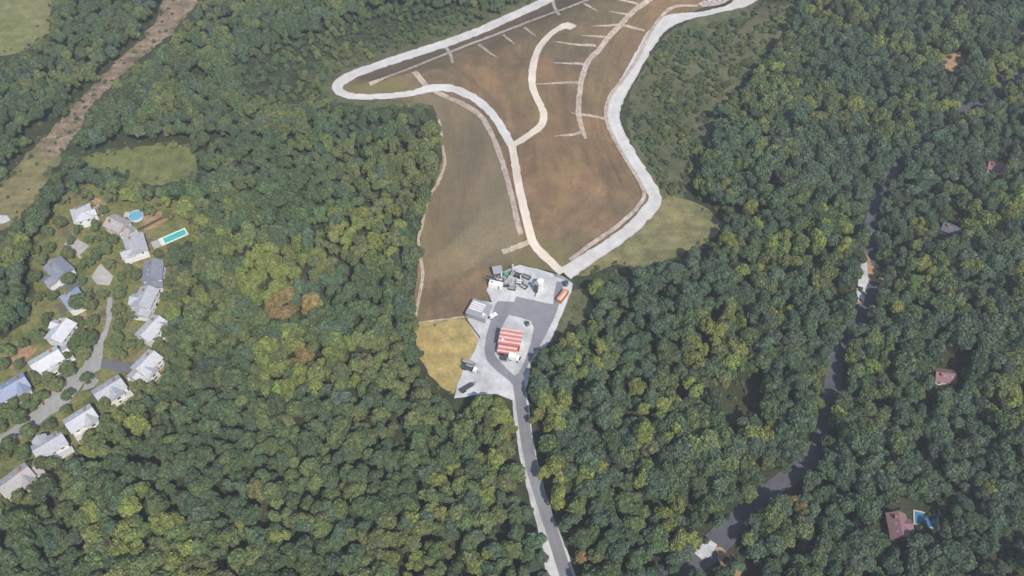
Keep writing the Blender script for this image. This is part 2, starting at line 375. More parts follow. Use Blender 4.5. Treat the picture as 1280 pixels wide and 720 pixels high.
ribbon('riprap_channel', [(822, -8), (795, 12), (775, 32), (760, 48), (748, 64), (737, 74), (729, 92), (725, 112), (723, 140), (727, 160), (732, 174, 1.4)], M['riprap'], .42, 2.9)
for pts in [[(757, 33), (775, 32), (790, 35), (806, 39)], [(772, 17), (784, 19)], [(768, -1), (798, 6)], [(742, 46), (758, 47)], [(708, 55), (725, 57), (745, 58)], [(710, 80), (729, 81)], [(692, 105), (722, 104)], [(728, 144), (742, 146), (757, 149)], [(705, 170), (717, 169), (726, 166)]]:
    ribbon('riprap_channel', [(2 * pts[0][0] - pts[1][0], 2 * pts[0][1] - pts[1][1], .4)] + [(*pts[0], 1.5)] + [(*q, 2.0) for q in pts[1:]], M['riprap'], .46, 1.6)
ribbon('stone_edging', [(549, 150), (553, 180), (556, 205), (547, 230), (535, 250), (527, 285), (523, 300), (526, 325), (528, 350), (517, 404)], M['tan_strip'], .40, 1.5)
ribbon('stone_edging', [(516, 404), (540, 402), (565, 399), (588, 396)], M['tan_strip'], .45, 1.1)
ribbon('gravel_track', [(628, 316), (645, 310), (662, 303)], M['tan_strip'], .48, 2.6)

# ---- the yard and the access road
sheet('gravel_yard', PX['yard'], M['yard'], .30, .6)
sheet('asphalt_yard', [(615, 395), (618, 384), (622, 377), (642, 378), (645, 371), (668, 376), (691, 381), (693, 366), (696, 352), (705, 354), (702, 372), (694, 395), (683, 418), (670, 440), (660, 456), (655, 470), (652, 486), (645, 486), (636, 476), (620, 463), (608, 451), (605, 438), (608, 420)], M['asphalt'], .36, .3)
sheet('gravel_island', [(636, 394), (652, 398), (664, 402), (667, 411), (663, 430), (656, 452), (648, 467), (643, 470), (636, 464), (625, 453), (618, 444), (622, 430), (629, 406)], M['yard'], .42, .3)
ACCESS = [(648, 478), (650, 495), (653, 515), (658, 550), (665, 585), (676, 622), (690, 665), (706, 715), (730, 790), (750, 850)]
road('gravel_shoulder', [(647, 482, 5), (650, 500, 6.5), (655, 540, 6.5), (662, 580, 6.5), (672, 620, 6.5), (686, 665, 7.5), (700, 715, 10), (722, 790, 10), (744, 850, 9)], 'yard', .33, 6, 10)
road('access_road', ACCESS, 'asphalt', .38, 4.6, 10, .1)
sheet('gravel_pad', [(872, 6), (880, 1), (880, -30), (930, -30), (915, 0), (905, 5), (890, 9), (878, 10)], M['riprap'], .52, .6)

# ---- the shaded lane through the woods
LANE = [(800, 760), (845, 722), (880, 694), (906, 668), (938, 637), (970, 608), (1000, 586), (1021, 562), (1035, 530), (1040, 485), (1046, 442), (1062, 413), (1082, 388), (1092, 368), (1084, 345), (1084, 318), (1090, 282), (1100, 242), (1116, 212), (1150, 180), (1190, 150), (1230, 122), (1290, 85)]
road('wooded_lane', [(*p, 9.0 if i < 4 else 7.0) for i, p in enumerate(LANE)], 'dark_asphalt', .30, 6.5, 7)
sheet('sunlit_patch', [(1076, 322), (1082, 314), (1090, 332), (1112, 354), (1108, 361), (1092, 352), (1084, 352), (1079, 382), (1070, 380), (1071, 352)], M['earth'], .36, .8)  # sunlit patches along the lane, painted as tan and pale sheets
sheet('sunlit_patch', [(892, 684), (902, 684), (928, 716), (920, 726), (900, 704)], M['earth'], .36, .8)
sheet('sunlit_patch', [(1074, 335), (1083, 322), (1086, 345), (1080, 378), (1071, 378), (1071, 355)], M['yard'], .40, .8)
sheet('sunlit_patch', [(864, 690), (886, 674), (896, 680), (890, 696), (878, 699)], M['yard'], .40, .8)
for pts in [[(1178, 70), (1200, 66), (1212, 84), (1196, 92), (1178, 84)], [(1266, 52), (1290, 30), (1290, 60)]]:
    sheet('bare_clearing', pts, M['earth'], .12, 1.0)
PX['bare1'] = [(1182, 72), (1205, 70), (1208, 86), (1185, 86)]

# ---- the housing road and drives
sheet('housing_road', [(135, 372), (141, 372), (140, 398), (134, 420), (130, 428), (128, 452), (126, 462), (112, 470), (97, 490), (84, 508), (62, 520), (46, 535), (20, 549), (-60, 590), (-60, 572), (8, 540), (40, 517), (62, 494), (84, 474), (104, 458), (113, 440), (120, 428), (129, 415), (133, 398)], M['old_asphalt'], .26, .5)
sheet('driveway', [(127, 449), (145, 450), (164, 456), (160, 466), (142, 464), (127, 459)], M['driveway_dark'], .30, .3)
sheet('driveway', [(112, 468), (124, 476), (117, 485), (102, 489)], M['old_asphalt'], .30, .3)
sheet('driveway', [(80, 306), (92, 296), (112, 308), (99, 320), (94, 316)], M['paving'], .30, .3)
sheet('driveway', [(114, 346), (126, 330), (142, 346), (137, 357), (122, 356)], M['paving'], .30, .3)
sheet('driveway', [(52, 338), (70, 352), (105, 346), (112, 352), (100, 360), (70, 362)], M['driveway_dark'], .27, .3)
ribbon('footpath', [(85, 309), (93, 314), (102, 324)], M['tan_strip'], .34, 1.2)
ribbon('footpath', [(84, 478), (72, 487), (58, 500), (46, 512)], M['tan_strip'], .34, 1.3)
ribbon('dirt_path', [(36, 208), (34, 222), (26, 240), (14, 260), (-6, 278)], M['mown'], .26, 3.4)
sheet('concrete_pad', [(-30, 268), (10, 270), (13, 276), (4, 280), (-30, 280)], M['yard'], .30, .3)
for pts in [[(3, 447), (20, 436), (42, 432), (48, 438), (34, 452), (14, 462)], [(96, 398), (108, 390), (114, 400), (106, 412), (97, 408)], [(52, 476), (78, 478), (72, 492), (60, 496)], [(36, 462), (50, 466), (52, 482), (38, 482)],
            [(112, 246), (126, 248), (134, 260), (120, 258)], [(178, 272), (200, 264), (214, 272), (196, 284), (180, 290)]]:
    sheet('bare_soil', pts, M['earth'], .20, 1.2)
sheet('stone_patio', [(196, 452), (206, 450), (208, 460), (200, 466), (194, 462)], M['earth'], .28, .3)

# ------------------------------------------------------------------ houses
M['roof_grey'] = ribbed('roof_shingle_grey', (.36, .365, .39), (.40, .405, .43), .45, 1, .9)
M['roof_pale'] = ribbed('roof_shingle_pale', (.43, .43, .45), (.48, .48, .50), .45, 1, .9)
M['roof_slate'] = ribbed('roof_shingle_slate', (.20, .21, .25), (.23, .24, .28), .45, 1, .9)
M['roof_brown'] = ribbed('roof_shingle_brown', (.34, .31, .30), (.38, .35, .34), .45, 1, .9)
M['roof_pink'] = ribbed('roof_shingle_rose', (.21, .12, .13), (.25, .145, .155), .45, 1, .9)
M['roof_dark'] = ribbed('roof_shingle_dark', (.10, .10, .125), (.13, .13, .15), .45, 1, .9)
M['roof_white'] = ribbed('roof_shingle_white', (.50, .50, .52), (.55, .55, .57), .45, 1, .8)
M['roof_blue'] = ribbed('roof_shingle_blue', (.24, .28, .38), (.27, .31, .41), .45, 1, .8)
M['siding'] = ribbed('white_siding', (.70, .70, .70), (.76, .76, .76), .3, 2, .7, .2)
M['siding_cream'] = ribbed('cream_siding', (.62, .58, .50), (.68, .64, .56), .3, 2, .7, .2)
M['siding_grey'] = ribbed('grey_siding', (.20, .19, .18), (.24, .23, .22), .3, 2, .7, .2)
M['siding_red'] = ribbed('red_siding', (.30, .12, .11), (.34, .14, .13), .3, 2, .7, .2)
M['trim'] = plain('white_trim', (.78, .78, .77), .5, .05)
M['glass'] = plain('window_glass', (.03, .035, .045), .08, .2, .6)
M['brick'] = ribbed('brickwork', (.26, .12, .09), (.32, .16, .12), .22, 2, .9, .2)
M['deckwood'] = ribbed('deck_boards', (.33, .20, .15), (.40, .25, .19), .3, 0, .8, .2)
M['greydeck'] = ribbed('grey_deck_boards', (.40, .38, .36), (.47, .45, .43), .3, 0, .8, .2)

def win(parent, x, y, z, w, h, face):
    """one window: the glass with a frame round it; face is +-1 (long sides, along y) or +-2 (end walls, along x)"""
    d = .07; s = 1 if face > 0 else -1
    g = MB(); f = MB()
    def bx(mb, u, dz, su, sz, dep):
        if abs(face) == 1: mb.box((x + u, y + s * dep / 2, z + dz), (su, dep, sz))
        else: mb.box((x + s * dep / 2, y + u, z + dz), (dep, su, sz))
    bx(g, 0, 0, w, h, .05)
    for u in (-1, 1): bx(f, u * (w / 2 + .07), 0, .14, h + .28, .12)
    for k in (-1, 1): bx(f, 0, k * (h / 2 + .07), w, .14, .12)
    bx(f, 0, 0, .07, h - .02, .09)
    wo = g.obj('window', M['glass'], parent); f.obj('frame', M['trim'], wo)
def roof_mb(L, W, ze, rise, hip=0.0, cx=0, cy=0, ov=.5, th=.25, ridge_y=0):
    """gabled or hipped roof, ridge along x"""
    a, b = L / 2 + ov, W / 2 + ov; r = a - hip; m = MB(); top = ze + rise
    o = [(-a, -b), (a, -b), (a, b), (-a, b)]
    vs = [(cx + x, cy + y, ze) for x, y in o] + [(cx - r, cy, top), (cx + r, cy, top)] + [(cx + x, cy + y, ze - th) for x, y in o]
    m.add(vs, [(0, 1, 5, 4), (2, 3, 4, 5), (3, 0, 4), (1, 2, 5), (6, 7, 1, 0), (7, 8, 2, 1), (8, 9, 3, 2), (9, 6, 0, 3), (9, 8, 7, 6)])
    return m
def house(px, py, ang, L, W, label, roof='roof_grey', wall='siding', eave=5.4, rise=2.1, hip=0.0, wing=None, garage=None, deck=None, chimney=True, name='house', cat='house', porch=False, front=-1, zt=6.5):
    L *= .88; W *= .88; eave *= .95
    p = raw_ground(px, py, zt); g = empty(name, (p[0], p[1], 0), R(ang), label, cat, 'houses along the housing road' if px < 300 else 'houses among the woods')
    wl = MB()
    wl.box((0, 0, eave / 2 - .1), (L, W, eave - .2))
    if hip < .5:
        for s in (-1, 1):    # gable ends
            x0, x1 = sorted((s * (L / 2 - .2), s * L / 2))
            wl.prism([(-W / 2, eave - .2), (W / 2, eave - .2), (0, eave + rise * .88)], 'x', x0, x1)
    wl.obj('wall', M[wall], g)
    rf = roof_mb(L, W, eave, rise, hip).obj('roof', M[roof], g)
    if chimney:
        MB().box((L * .28, W * .18, eave + rise * .75), (.9, .8, 2.2)).obj('chimney', M['brick'], rf)
    for k in range(2): MB().tube((-L * .3 + k * 2.9, W * .2, eave + rise * .35), (-L * .3 + k * 2.9, W * .2, eave + rise * .75), .14).obj('vent_pipe', M['trim'], rf)
    n = max(3, int(L / 3))
    for s in (-1, 1):
        for k in range(n):
            x = (k + .5) / n * L * .9 - L * .45
            for z in ((1.5, 4.1) if eave > 4 else (1.6,)):
                if z < 2 and k == n // 2: continue
                win(g, x, s * W / 2, z, 1.15, 1.3, s)
    for s in (-1, 1):
        for y in (-W * .22, W * .22): win(g, s * L / 2, y, 4.1 if eave > 4 else 1.6, 1.0, 1.25, 2 * s)
    dr = MB().box((0, front * (W / 2 + .04), 1.05), (1.7, .08, 2.1)).obj('door', M['glass'], g)
    MB().box((0, front * (W / 2 + .07), 2.2), (2.0, .14, .18)).box((-.93, front * (W / 2 + .07), 1.05), (.16, .14, 2.1)).box((.93, front * (W / 2 + .07), 1.05), (.16, .14, 2.1)).obj('frame', M['trim'], dr)
    if wing:      # a gabled bay that stands out of one long side: (x, side, width, depth, eave, rise)
        x, s, w, d, e, rs = wing; y0 = s * (W / 2); y1 = s * (W / 2 + d); ya, yb = sorted((y0, y1))
        MB().box((x, (ya + yb) / 2, e / 2 - .1), (w, yb - ya - .02, e - .2)).prism([(x - w / 2, e - .2), (x + w / 2, e - .2), (x, e + rs * .88)], 'y', *sorted((y1 - s * .02, y1 - s * .22))).obj('bay_wall', M[wall], g)
        m = MB(); a = w / 2 + .4; t0, t1 = y0 - s * W * .38, y1 + s * .4
        m.prism([(x - a, e - .25), (x + a, e - .25), (x + a, e), (x, e + rs), (x - a, e)], 'y', *sorted((t0, t1))); m.obj('bay_roof', M[roof], g)
        win(g, x, y1, 1.6, 1.6, 1.4, s)
        if e > 4: win(g, x, y1, e - 1.3, 1.4, 1.3, s)
    if garage:    # lower block on one end: (end, length, width, eave)
        s, l, w, e = garage; x = s * (L / 2 + l / 2 + .01)
        MB().box((x, 0, e / 2 - .1), (l, w, e - .2)).prism([(-w / 2, e - .2), (w / 2, e - .2), (0, e + 1.5)], 'x', *sorted((s * (L / 2 + l - .2), s * (L / 2 + l)))).obj('garage_wall', M[wall], g)
        roof_mb(l - .9, w, e, 1.8, 0, cx=x + s * .0).obj('garage_roof', M[roof], g)
        MB().box((x, -front * (w / 2 + .04), 1.15), (4.6, .08, 2.3)).obj('garage_door', M['trim'], g)
    if deck:      # (x, side, width, depth, height, material)
        x, s, w, d, z, mt = deck; ya, yb = sorted((s * (W / 2 + .05), s * (W / 2 + d)))
        dk = MB().box((x, (ya + yb) / 2, z - .1), (w, yb - ya, .2)).obj('deck', M[mt], g)
        rl = MB(); ye = s * (W / 2 + d - .1); n = int(w / 1.5) + 1
        for k in range(n): rl.box((x - w / 2 + .1 + k * (w - .2) / max(n - 1, 1), ye, z + .5), (.12, .12, 1.0))
        rl.box((x, ye, z + 1.05), (w, .16, .1)); rl.obj('railing', M['trim'], dk)
        for k in (-1, 1): MB().box((x + k * (w / 2 - .2), ye, z / 2 - .1), (.2, .2, z - .2)).obj('post', M['trim'], dk)
    return g
HOUSES = []   # (pixel, short name) for the labels of trees beside them
def hs(px, py, *a, near=None, **k):
    HOUSES.append((px, py, near)); return house(px, py, *a, **k)
hs(101, 264, 118, 10.5, 9.5, 'pale hip roofed house with a red deck, topmost of the housing road', roof='roof_pale', hip=3.6, wing=(-1.5, -1, 4, 1.6, 5.0, 1.7), deck=(2.0, -1, 6, 3.6, 2.2, 'deckwood'), near='hip roofed house with the red deck')
hs(145, 277, 152, 10.5, 8.5, 'house with a brownish rose roof beside the round blue pool', roof='roof_brown', wall='siding_cream', garage=(-1, 3.5, 6, 3.0), near='brown roofed house by the round pool')
hs(168, 303, 116, 12.5, 9.5, 'broad grey roofed house with white bay at the foot of the long turquoise pool', roof='roof_grey', wing=(-3.4, 1, 5, 2.6, 4.8, 1.9), near='grey house by the long pool')
hs(190, 336, 99, 12, 9, 'dark slate roofed house just below the house by the long pool', roof='roof_slate', garage=(-1, 3.4, 8, 3.2), near='slate roofed house')
hs(180, 370, 82, 11.5, 9, 'grey house with white lower front, third down from the long pool', roof='roof_grey', wing=(-1.0, 1, 5.5, 2.0, 4.6, 1.8), garage=(-1, 3.6, 8, 3.1), near='third house down from the long pool')
hs(188, 408, 62, 12.5, 8.6, 'pale roofed house between two lawns above the brick patio house', roof='roof_pale', wing=(3.2, -1, 4.5, 1.8, 5.0, 1.8), deck=(-2.5, -1, 5, 3, 2.0, 'greydeck'), near='pale roofed house above the brick patio')
hs(182, 451, 60, 11, 8.6, 'pale roofed house with brick patio at the end of a dark driveway', roof='roof_pale', wing=(-2.6, -1, 5, 2.2, 4.8, 1.8), garage=(-1, 3.4, 7, 3.2), near='brick patio house')
hs(135, 484, 42, 12.4, 8.4, 'blue grey roofed house with curved white back terrace below the dark driveway', roof='roof_grey', wing=(1.0, -1, 5, 2.0, 5.2, 2.0), deck=(3.8, -1, 5, 3.4, 2.4, 'greydeck'), near='house below the dark driveway')
hs(99, 521, 42, 12, 8.2, 'pale lilac roofed house with windowed white back, second from the lower end of its row', roof='roof_pale', wing=(2.5, -1, 4.5, 1.6, 5.2, 2.0), deck=(-2.5, -1, 6, 3, 2.2, 'greydeck'), near='pale lilac roofed house')
hs(60, 554, 40, 12.4, 8.6, 'grey roofed house with windowed white back, last of its row above the woods', roof='roof_grey', wing=(-2.0, 1, 5, 1.8, 5.0, 1.9), deck=(2.2, -1, 8, 3.2, 2.4, 'greydeck'), near='last grey house of the row')
hs(17, 598, 48, 13, 8.8, 'rose grey roofed house cut by the edge, lowest of the housing road', roof='roof_brown', wing=(3.0, -1, 4.5, 1.6, 5.0, 1.8), garage=(1, 3.6, 7, 3.0), near='lowest house of the road')
hs(72, 333, 140, 11.5, 9.5, 'blue grey house with a bright white lower roof beside the paved circle', roof='roof_slate', wing=(-1.5, 1, 6, 4.2, 3.6, 1.4), near='house with the bright white lower roof')
hs(90, 371, 130, 11, 8.5, 'blue roofed house half hidden by a tree on its near side', roof='roof_blue', hip=3.0, near='blue roofed house')
hs(74, 411, 72, 11.5, 9, 'white roofed narrow house beside an orange soil patch', roof='roof_white', wing=(2.0, 1, 4, 1.6, 5.0, 1.6), near='white roofed narrow house')
hs(56, 448, 42, 13, 9, 'pale roofed house with dark dormer windows beside the orange earth', roof='roof_white', wing=(0, -1, 5, 1.8, 4.0, 1.5), garage=(1, 3.6, 7, 3.0), near='pale house beside the orange earth')
hs(13, 482, 40, 13, 9, 'blue grey roofed house at the edge below the orange earth', roof='roof_blue', wing=(3.0, -1, 4.5, 2.0, 5.2, 1.9), deck=(-2, -1, 5, 3, 2.0, 'greydeck'), near='blue grey house below the orange earth')
hs(1182, 468, 172, 8.5, 6.8, 'small rose roofed house alone in the woods between lane and frame edge', roof='roof_pink', wall='siding_cream', eave=3.2, rise=2.2, zt=4, near='rose roofed house in the woods')
hs(1246, 206, 160, 8, 6.5, 'tiny rose roofed house high on the wooded slope beyond the lane', roof='roof_pink', wall='siding_cream', eave=3.0, rise=2.0, zt=4, near='tiny rose roofed house')
hs(1190, 284, 150, 8.5, 6.5, 'dark slate roofed house deep in shade beyond the lane', roof='roof_dark', wall='siding_grey', eave=3.2, rise=2.2, zt=4, near='shaded slate house')
hs(1124, 656, 86, 10, 7.5, 'dusky red roofed house beside a shaded blue pool', roof='roof_pink', wall='siding_red', eave=3.6, rise=2.4, wing=(0.5, -1, 4.5, 1.5, 3.4, 1.4), zt=4.5, near='red roofed house by the shaded blue pool')
PX['houses_r'] = None
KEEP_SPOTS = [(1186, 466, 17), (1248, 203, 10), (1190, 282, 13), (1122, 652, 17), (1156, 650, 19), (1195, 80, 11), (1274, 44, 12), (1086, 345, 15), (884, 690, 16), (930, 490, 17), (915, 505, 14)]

# pools
M['pool_water'] = plain('pool_water', (.06, .42, .38), .05, .12, .3)
M['pool_blue'] = plain('round_pool_water', (.14, .36, .47), .05, .15, .4)
M['pool_side'] = ribbed('pool_wall', (.55, .60, .66), (.62, .67, .72), .8, 0, .5)
M['coping'] = plain('pool_coping', (.68, .66, .62), .6, .06)
a0, a1 = ground(202, 303)[:2], ground(232, 290)[:2]
c = (a0 + a1) / 2; rz = math.atan2(*(a1 - a0)[::-1]); L = np.linalg.norm(a1 - a0)
g = empty('swimming_pool', (c[0], c[1], .15), rz, 'long turquoise swimming pool with pale rim on the lawn', 'pool')
W = 3.6
co = MB()
for s in (-1, 1):
    co.box((0, s * (W / 2 + .35), .12), (L + 1.4, .7, .24)); co.box((s * (L / 2 + .35), 0, .12), (.7, W, .24))
co.obj('coping', M['coping'], g); MB().box((0, 0, .05), (L, W, .1)).obj('water', M['pool_water'], g)
st = MB()
for k in range(3): st.box((-L / 2 + .25 + k * .4, 0, .09 + .03 * (2 - k)), (.4, W - .02, .06))
st.obj('step', M['coping'], g)
MB().box((-L / 2 - 2.6, 0, .10), (3.6, W + 1.2, .2)).obj('deck', M['paving'], g)
c = raw_ground(170, 270, .9)
g = empty('round_pool', (c[0], c[1], .1), 0, 'round above ground pool with blue water behind the brown roofed house', 'pool')
def ring(n, r, z): return [(r * math.cos(2 * math.pi * i / n), r * math.sin(2 * math.pi * i / n), z) for i in range(n)]
n = 32; m = MB(); m.add(ring(n, 3.5, 0) + ring(n, 3.5, 1.3) + ring(n, 3.3, 1.3) + ring(n, 3.3, 0), [(k * n + i, k * n + (i + 1) % n, (k + 1) * n + (i + 1) % n, (k + 1) * n + i) for k in range(3) for i in range(n)])
m.obj('pool_side', M['pool_side'], g); m = MB(); m.add(ring(n, 3.29, 1.05), [tuple(range(n))]); m.obj('water', M['pool_blue'], g)
m = MB().box((-4.6, .6, 1.15), (2.2, 3.4, .15))
for x in (-5.5, -3.8):
    for y in (-.9, 2.1): m.box((x, y, .55), (.15, .15, 1.1))
m.obj('platform', M['greydeck'], g)

# in-ground pool beside the red house
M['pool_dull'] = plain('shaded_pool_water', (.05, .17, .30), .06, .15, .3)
c = ground(1157, 650)
g = empty('swimming_pool', (c[0], c[1], .15), R(-14), 'dull blue pool half in tree shade beside the dusky red roofed house', 'pool')
L, W = 8.0, 5.0; co = MB()
for s in (-1, 1):
    co.box((0, s * (W / 2 + .25), .12), (L + 1.0, .5, .24)); co.box((s * (L / 2 + .25), 0, .12), (.5, W, .24))
co.obj('coping', M['greydeck'], g); MB().box((0, 0, .05), (L, W, .1)).obj('water', M['pool_dull'], g)
ld = MB()
for y in (-.3, .3): ld.tube((L / 2 - .15, y, .1), (L / 2 - .15, y, .9), .04, n=6).tube((L / 2 - .15, y, .9), (L / 2 + .4, y, .3), .04, n=6)
ld.box((L / 2 - .15, 0, .45), (.06, .6, .05)).obj('ladder', M['trim'], g)

# garden fence by the pool lawn
M['fencewood'] = plain('weathered_fence', (.09, .075, .06), .9, .25)
def fence(name, pts, h, mat, label, cat, gap=2.4, z0=0.1):
    W_ = [ground(*p)[:2] for p in pts]; c = np.mean(W_, 0)
    g = empty(name, (c[0], c[1], h1(*c) + z0), 0, label, cat); z0_ = h1(*c)
    for a, b in zip(W_[:-1], W_[1:]):
        d = b - a; L = np.linalg.norm(d); rz = math.atan2(d[1], d[0]); mid = (a + b) / 2 - c; dz = h1(*(mid + c)) - z0_
        MB().box((mid[0], mid[1], h * .52 + dz), (L, .06, h * .84), rz).obj('panel', M[mat], g)
        n = max(1, int(L / gap))
        for k in range(n): q = a + d * k / n - c; MB().box((q[0], q[1], h / 2 + dz), (.14, .14, h), rz).obj('post', M[mat], g)
    return g
fence('garden_fence', [(174, 289), (194, 279), (212, 269)], 1.8, 'fencewood', 'dark wooden garden fence between the two pools', 'fence')

# ------------------------------------------------------------------ the yard
M['red_rib'] = ribbed('red_striped_roof', (.46, .17, .145), (.62, .43, .39), 1.9, 1, .5, .55)
M['red_wall'] = ribbed('red_wall_sheet', (.34, .07, .06), (.42, .10, .08), .5, 0, .6)
M['dark_metal'] = plain('dark_metal', (.06, .065, .075), .5, .25)
M['grey_metal'] = plain('grey_metal', (.28, .29, .31), .45, .15)
M['pale_metal'] = plain('pale_metal', (.60, .61, .62), .4, .08)
M['white_paint'] = plain('white_paint', (.78, .78, .78), .4, .06)
M['orange'] = plain('orange_paint', (.42, .16, .08), .5, .18)
M['peach'] = plain('faded_orange_load', (.66, .40, .28), .8, .15)
M['green_paint'] = plain('green_paint', (.10, .30, .14), .5, .15)
M['rubber'] = plain('rubber', (.02, .02, .022), .8, .2)
M['stripe_pale'] = ribbed('pale_roof_sheet', (.62, .58, .58), (.70, .66, .66), .4, 1, .5)

def yard_angle(p, q):
    a, b = ground(*p)[:2], ground(*q)[:2]; return math.atan2(b[1] - a[1], b[0] - a[0]), np.linalg.norm(b - a)
# red striped building: a main block with a ribbed shed roof and a lower annexe
rz, _ = yard_angle((625, 418), (650, 422)); c = raw_ground(638, 424, 4)
g = empty('red_building', (c[0], c[1], .4), rz, 'red building with red and pale striped roof on the gravel island', 'building')
MB().box((0, 0, 2.3), (8.8, 6.2, 4.6)).prism([(-3.1, 4.6), (3.1, 4.6), (3.1, 5.5)], 'x', -4.4, 4.4).obj('wall', M['red_wall'], g)
m = MB(); m.prism([(-3.6, 4.62), (-3.6, 4.45), (3.6, 5.5), (3.6, 5.72)], 'x', -4.8, 4.8); rf = m.obj('roof', M['red_rib'], g)
m = MB(); m.box((-3.0, -2.0, 5.2), (.9, .9, .7)).obj('roof_vent', M['white_paint'], rf)
MB().box((-.3, -4.9, 1.5), (7.6, 3.4, 3.0)).obj('annexe_wall', M['red_wall'], g)
m = MB(); m.prism([(-7.0, 2.9), (-7.0, 2.75), (-3.3, 3.4), (-3.3, 3.6)], 'x', -4.4, 3.8); m.obj('annexe_roof', M['red_rib'], g)
for x in (-2.6, 1.6): MB().box((x, -6.64, 1.3), (2.6, .08, 2.6)).obj('door', M['dark_metal'], g)
MB().box((4.44, 1, 1.6), (.08, 3.2, 3.2)).obj('door', M['pale_metal'], g)
def wheel_mb(x, y, r=.5, w=.35): return MB().tube((x, y - w / 2, r), (x, y + w / 2, r), r, n=14)
def truck(px, py, ang, label, body='white_paint', L=6.2):
    p = ground(px, py); g = empty('box_truck', (p[0], p[1], p[2] + .42), ang, label, 'truck')
    MB().box((-.9, 0, 1.95), (L - 2.2, 2.3, 2.3)).obj('cargo_box', M[body], g)
    MB().prism([(L / 2 - 1.85, .6), (L / 2 - .05, .6), (L / 2, 1.4), (L / 2 - .5, 2.3), (L / 2 - 1.85, 2.3)], 'y', -1.05, 1.05).obj('cab', M[body], g)
    MB().prism([(L / 2 + .02, 1.45), (L / 2 - .46, 2.25), (L / 2 - .44, 2.28), (L / 2 + .04, 1.48)], 'y', -.95, .95).obj('windscreen', M['glass'], g)
    MB().box((-.2, 0, .62), (L - .6, 1.0, .25)).obj('chassis', M['dark_metal'], g)
    for x in (L / 2 - 1.0, -L / 2 + 1.1):
        for y in (-.95, .95): wheel_mb(x, y).obj('wheel', M['rubber'], g)
    return g
truck(643, 450, rz - .12, 'small white box truck parked below the red striped building', L=5.2)
p = ground(630, 450); g = empty('generator_skid', (p[0], p[1], .42), rz, 'dark generator skid with pipes beside the white box truck', 'generator')
MB().box((0, 0, .12), (3.6, 2.2, .24)).obj('base_frame', M['grey_metal'], g)
MB().box((-.3, 0, 1.0), (2.2, 1.4, 1.5)).obj('engine_cover', M['dark_metal'], g)
MB().tube((1.2, .3, .3), (1.2, .3, 2.6), .14).obj('exhaust', M['grey_metal'], g)
MB().tube((1.3, -.9, .5), (1.3, .7, .5), .35, n=14).obj('tank', M['grey_metal'], g)
# small dark drum tank on the island and another by the gate
def drum(px, py, r, h, mat, label, name='drum_tank', z=.42):
    p = ground(px, py); g = empty(name, (p[0], p[1], p[2] + z), .3, label, 'tank')
    MB().tube((0, 0, 0), (0, 0, h), r, n=24).obj('shell', M[mat], g)
    MB().tube((0, 0, h), (0, 0, h + r * .3), r * 1.02, r * .25, n=24).obj('roof', M[mat], g)
    MB().tube((r, 0, .4), (r + .7, 0, .4), .09).obj('outlet_pipe', M['grey_metal'], g)
    ld = MB()
    for k in range(int(h / .35)): ld.box((0, -r - .1, .3 + k * .35), (.45, .05, .05))
    for x in (-.24, .24): ld.box((x, -r - .1, h / 2), (.05, .05, h))
    ld.obj('ladder', M['pale_metal'], g)
    return g
drum(659, 407, .9, 1.8, 'dark_metal', 'small dark drum tank at the corner of the gravel island')
drum(707, 357, 1.1, 2.0, 'dark_metal', 'small dark drum tank beside the gate above the orange skip')
drum(675, 361, 1.5, 5.4, 'white_paint', 'tall white round tank standing beside a dark flare stack', 'storage_tank')
p = ground(670, 366); g = empty('flare_stack', (p[0], p[1], .35), 0, 'dark enclosed flare stack beside the tall white tank', 'flare stack')
MB().tube((0, 0, .2), (0, 0, 6.4), .85, n=20).obj('shell', M['dark_metal'], g)
MB().tube((0, 0, 6.4), (0, 0, 6.8), .95, n=20).obj('rim', M['grey_metal'], g)
MB().box((0, 0, .1), (2.4, 2.4, .2)).obj('base_slab', M['pale_metal'], g)
MB().tube((0, -.7, .9), (-.3, -3.0, .9), .2).obj('gas_pipe', M['grey_metal'], g)
# tank shed with four pale roof panels
rz2, _ = yard_angle((586, 388), (606, 395)); c = raw_ground(599, 387, 3)
g = empty('storage_shed', (c[0], c[1], .35), rz2, 'grey shed with four pale raised roof panels at the edge of the dry field', 'shed')
MB().box((0, 0, 1.5), (9.0, 8.0, 3.0)).obj('wall', M['grey_metal'], g)
MB().box((0, 0, 3.1), (9.5, 8.5, .2)).obj('roof', M['grey_metal'], g)
for k in range(4):
    m = MB(); y = -.2 + 1.25 * k - .9; m.prism([(y - .42, 3.21), (y + .42, 3.21), (y + .42, 3.5), (y, 3.62), (y - .42, 3.5)], 'x', -4.2, 2.0); m.obj('roof_panel', M['stripe_pale'], g)
m = MB(); m.box((3.3, -2.4, 3.65), (1.6, 1.4, .9)); m.obj('roof_unit', M['pale_metal'], g)
for y in (-2, 2): MB().box((4.54, y, 1.25), (.08, 2.6, 2.5)).obj('door', M['pale_metal'], g)
fence('chain_fence', [(578, 392), (584, 402), (600, 424)], 1.6, 'fencewood', 'dark low fence between the dry field and the storage shed', 'fence', 3.0, .2)
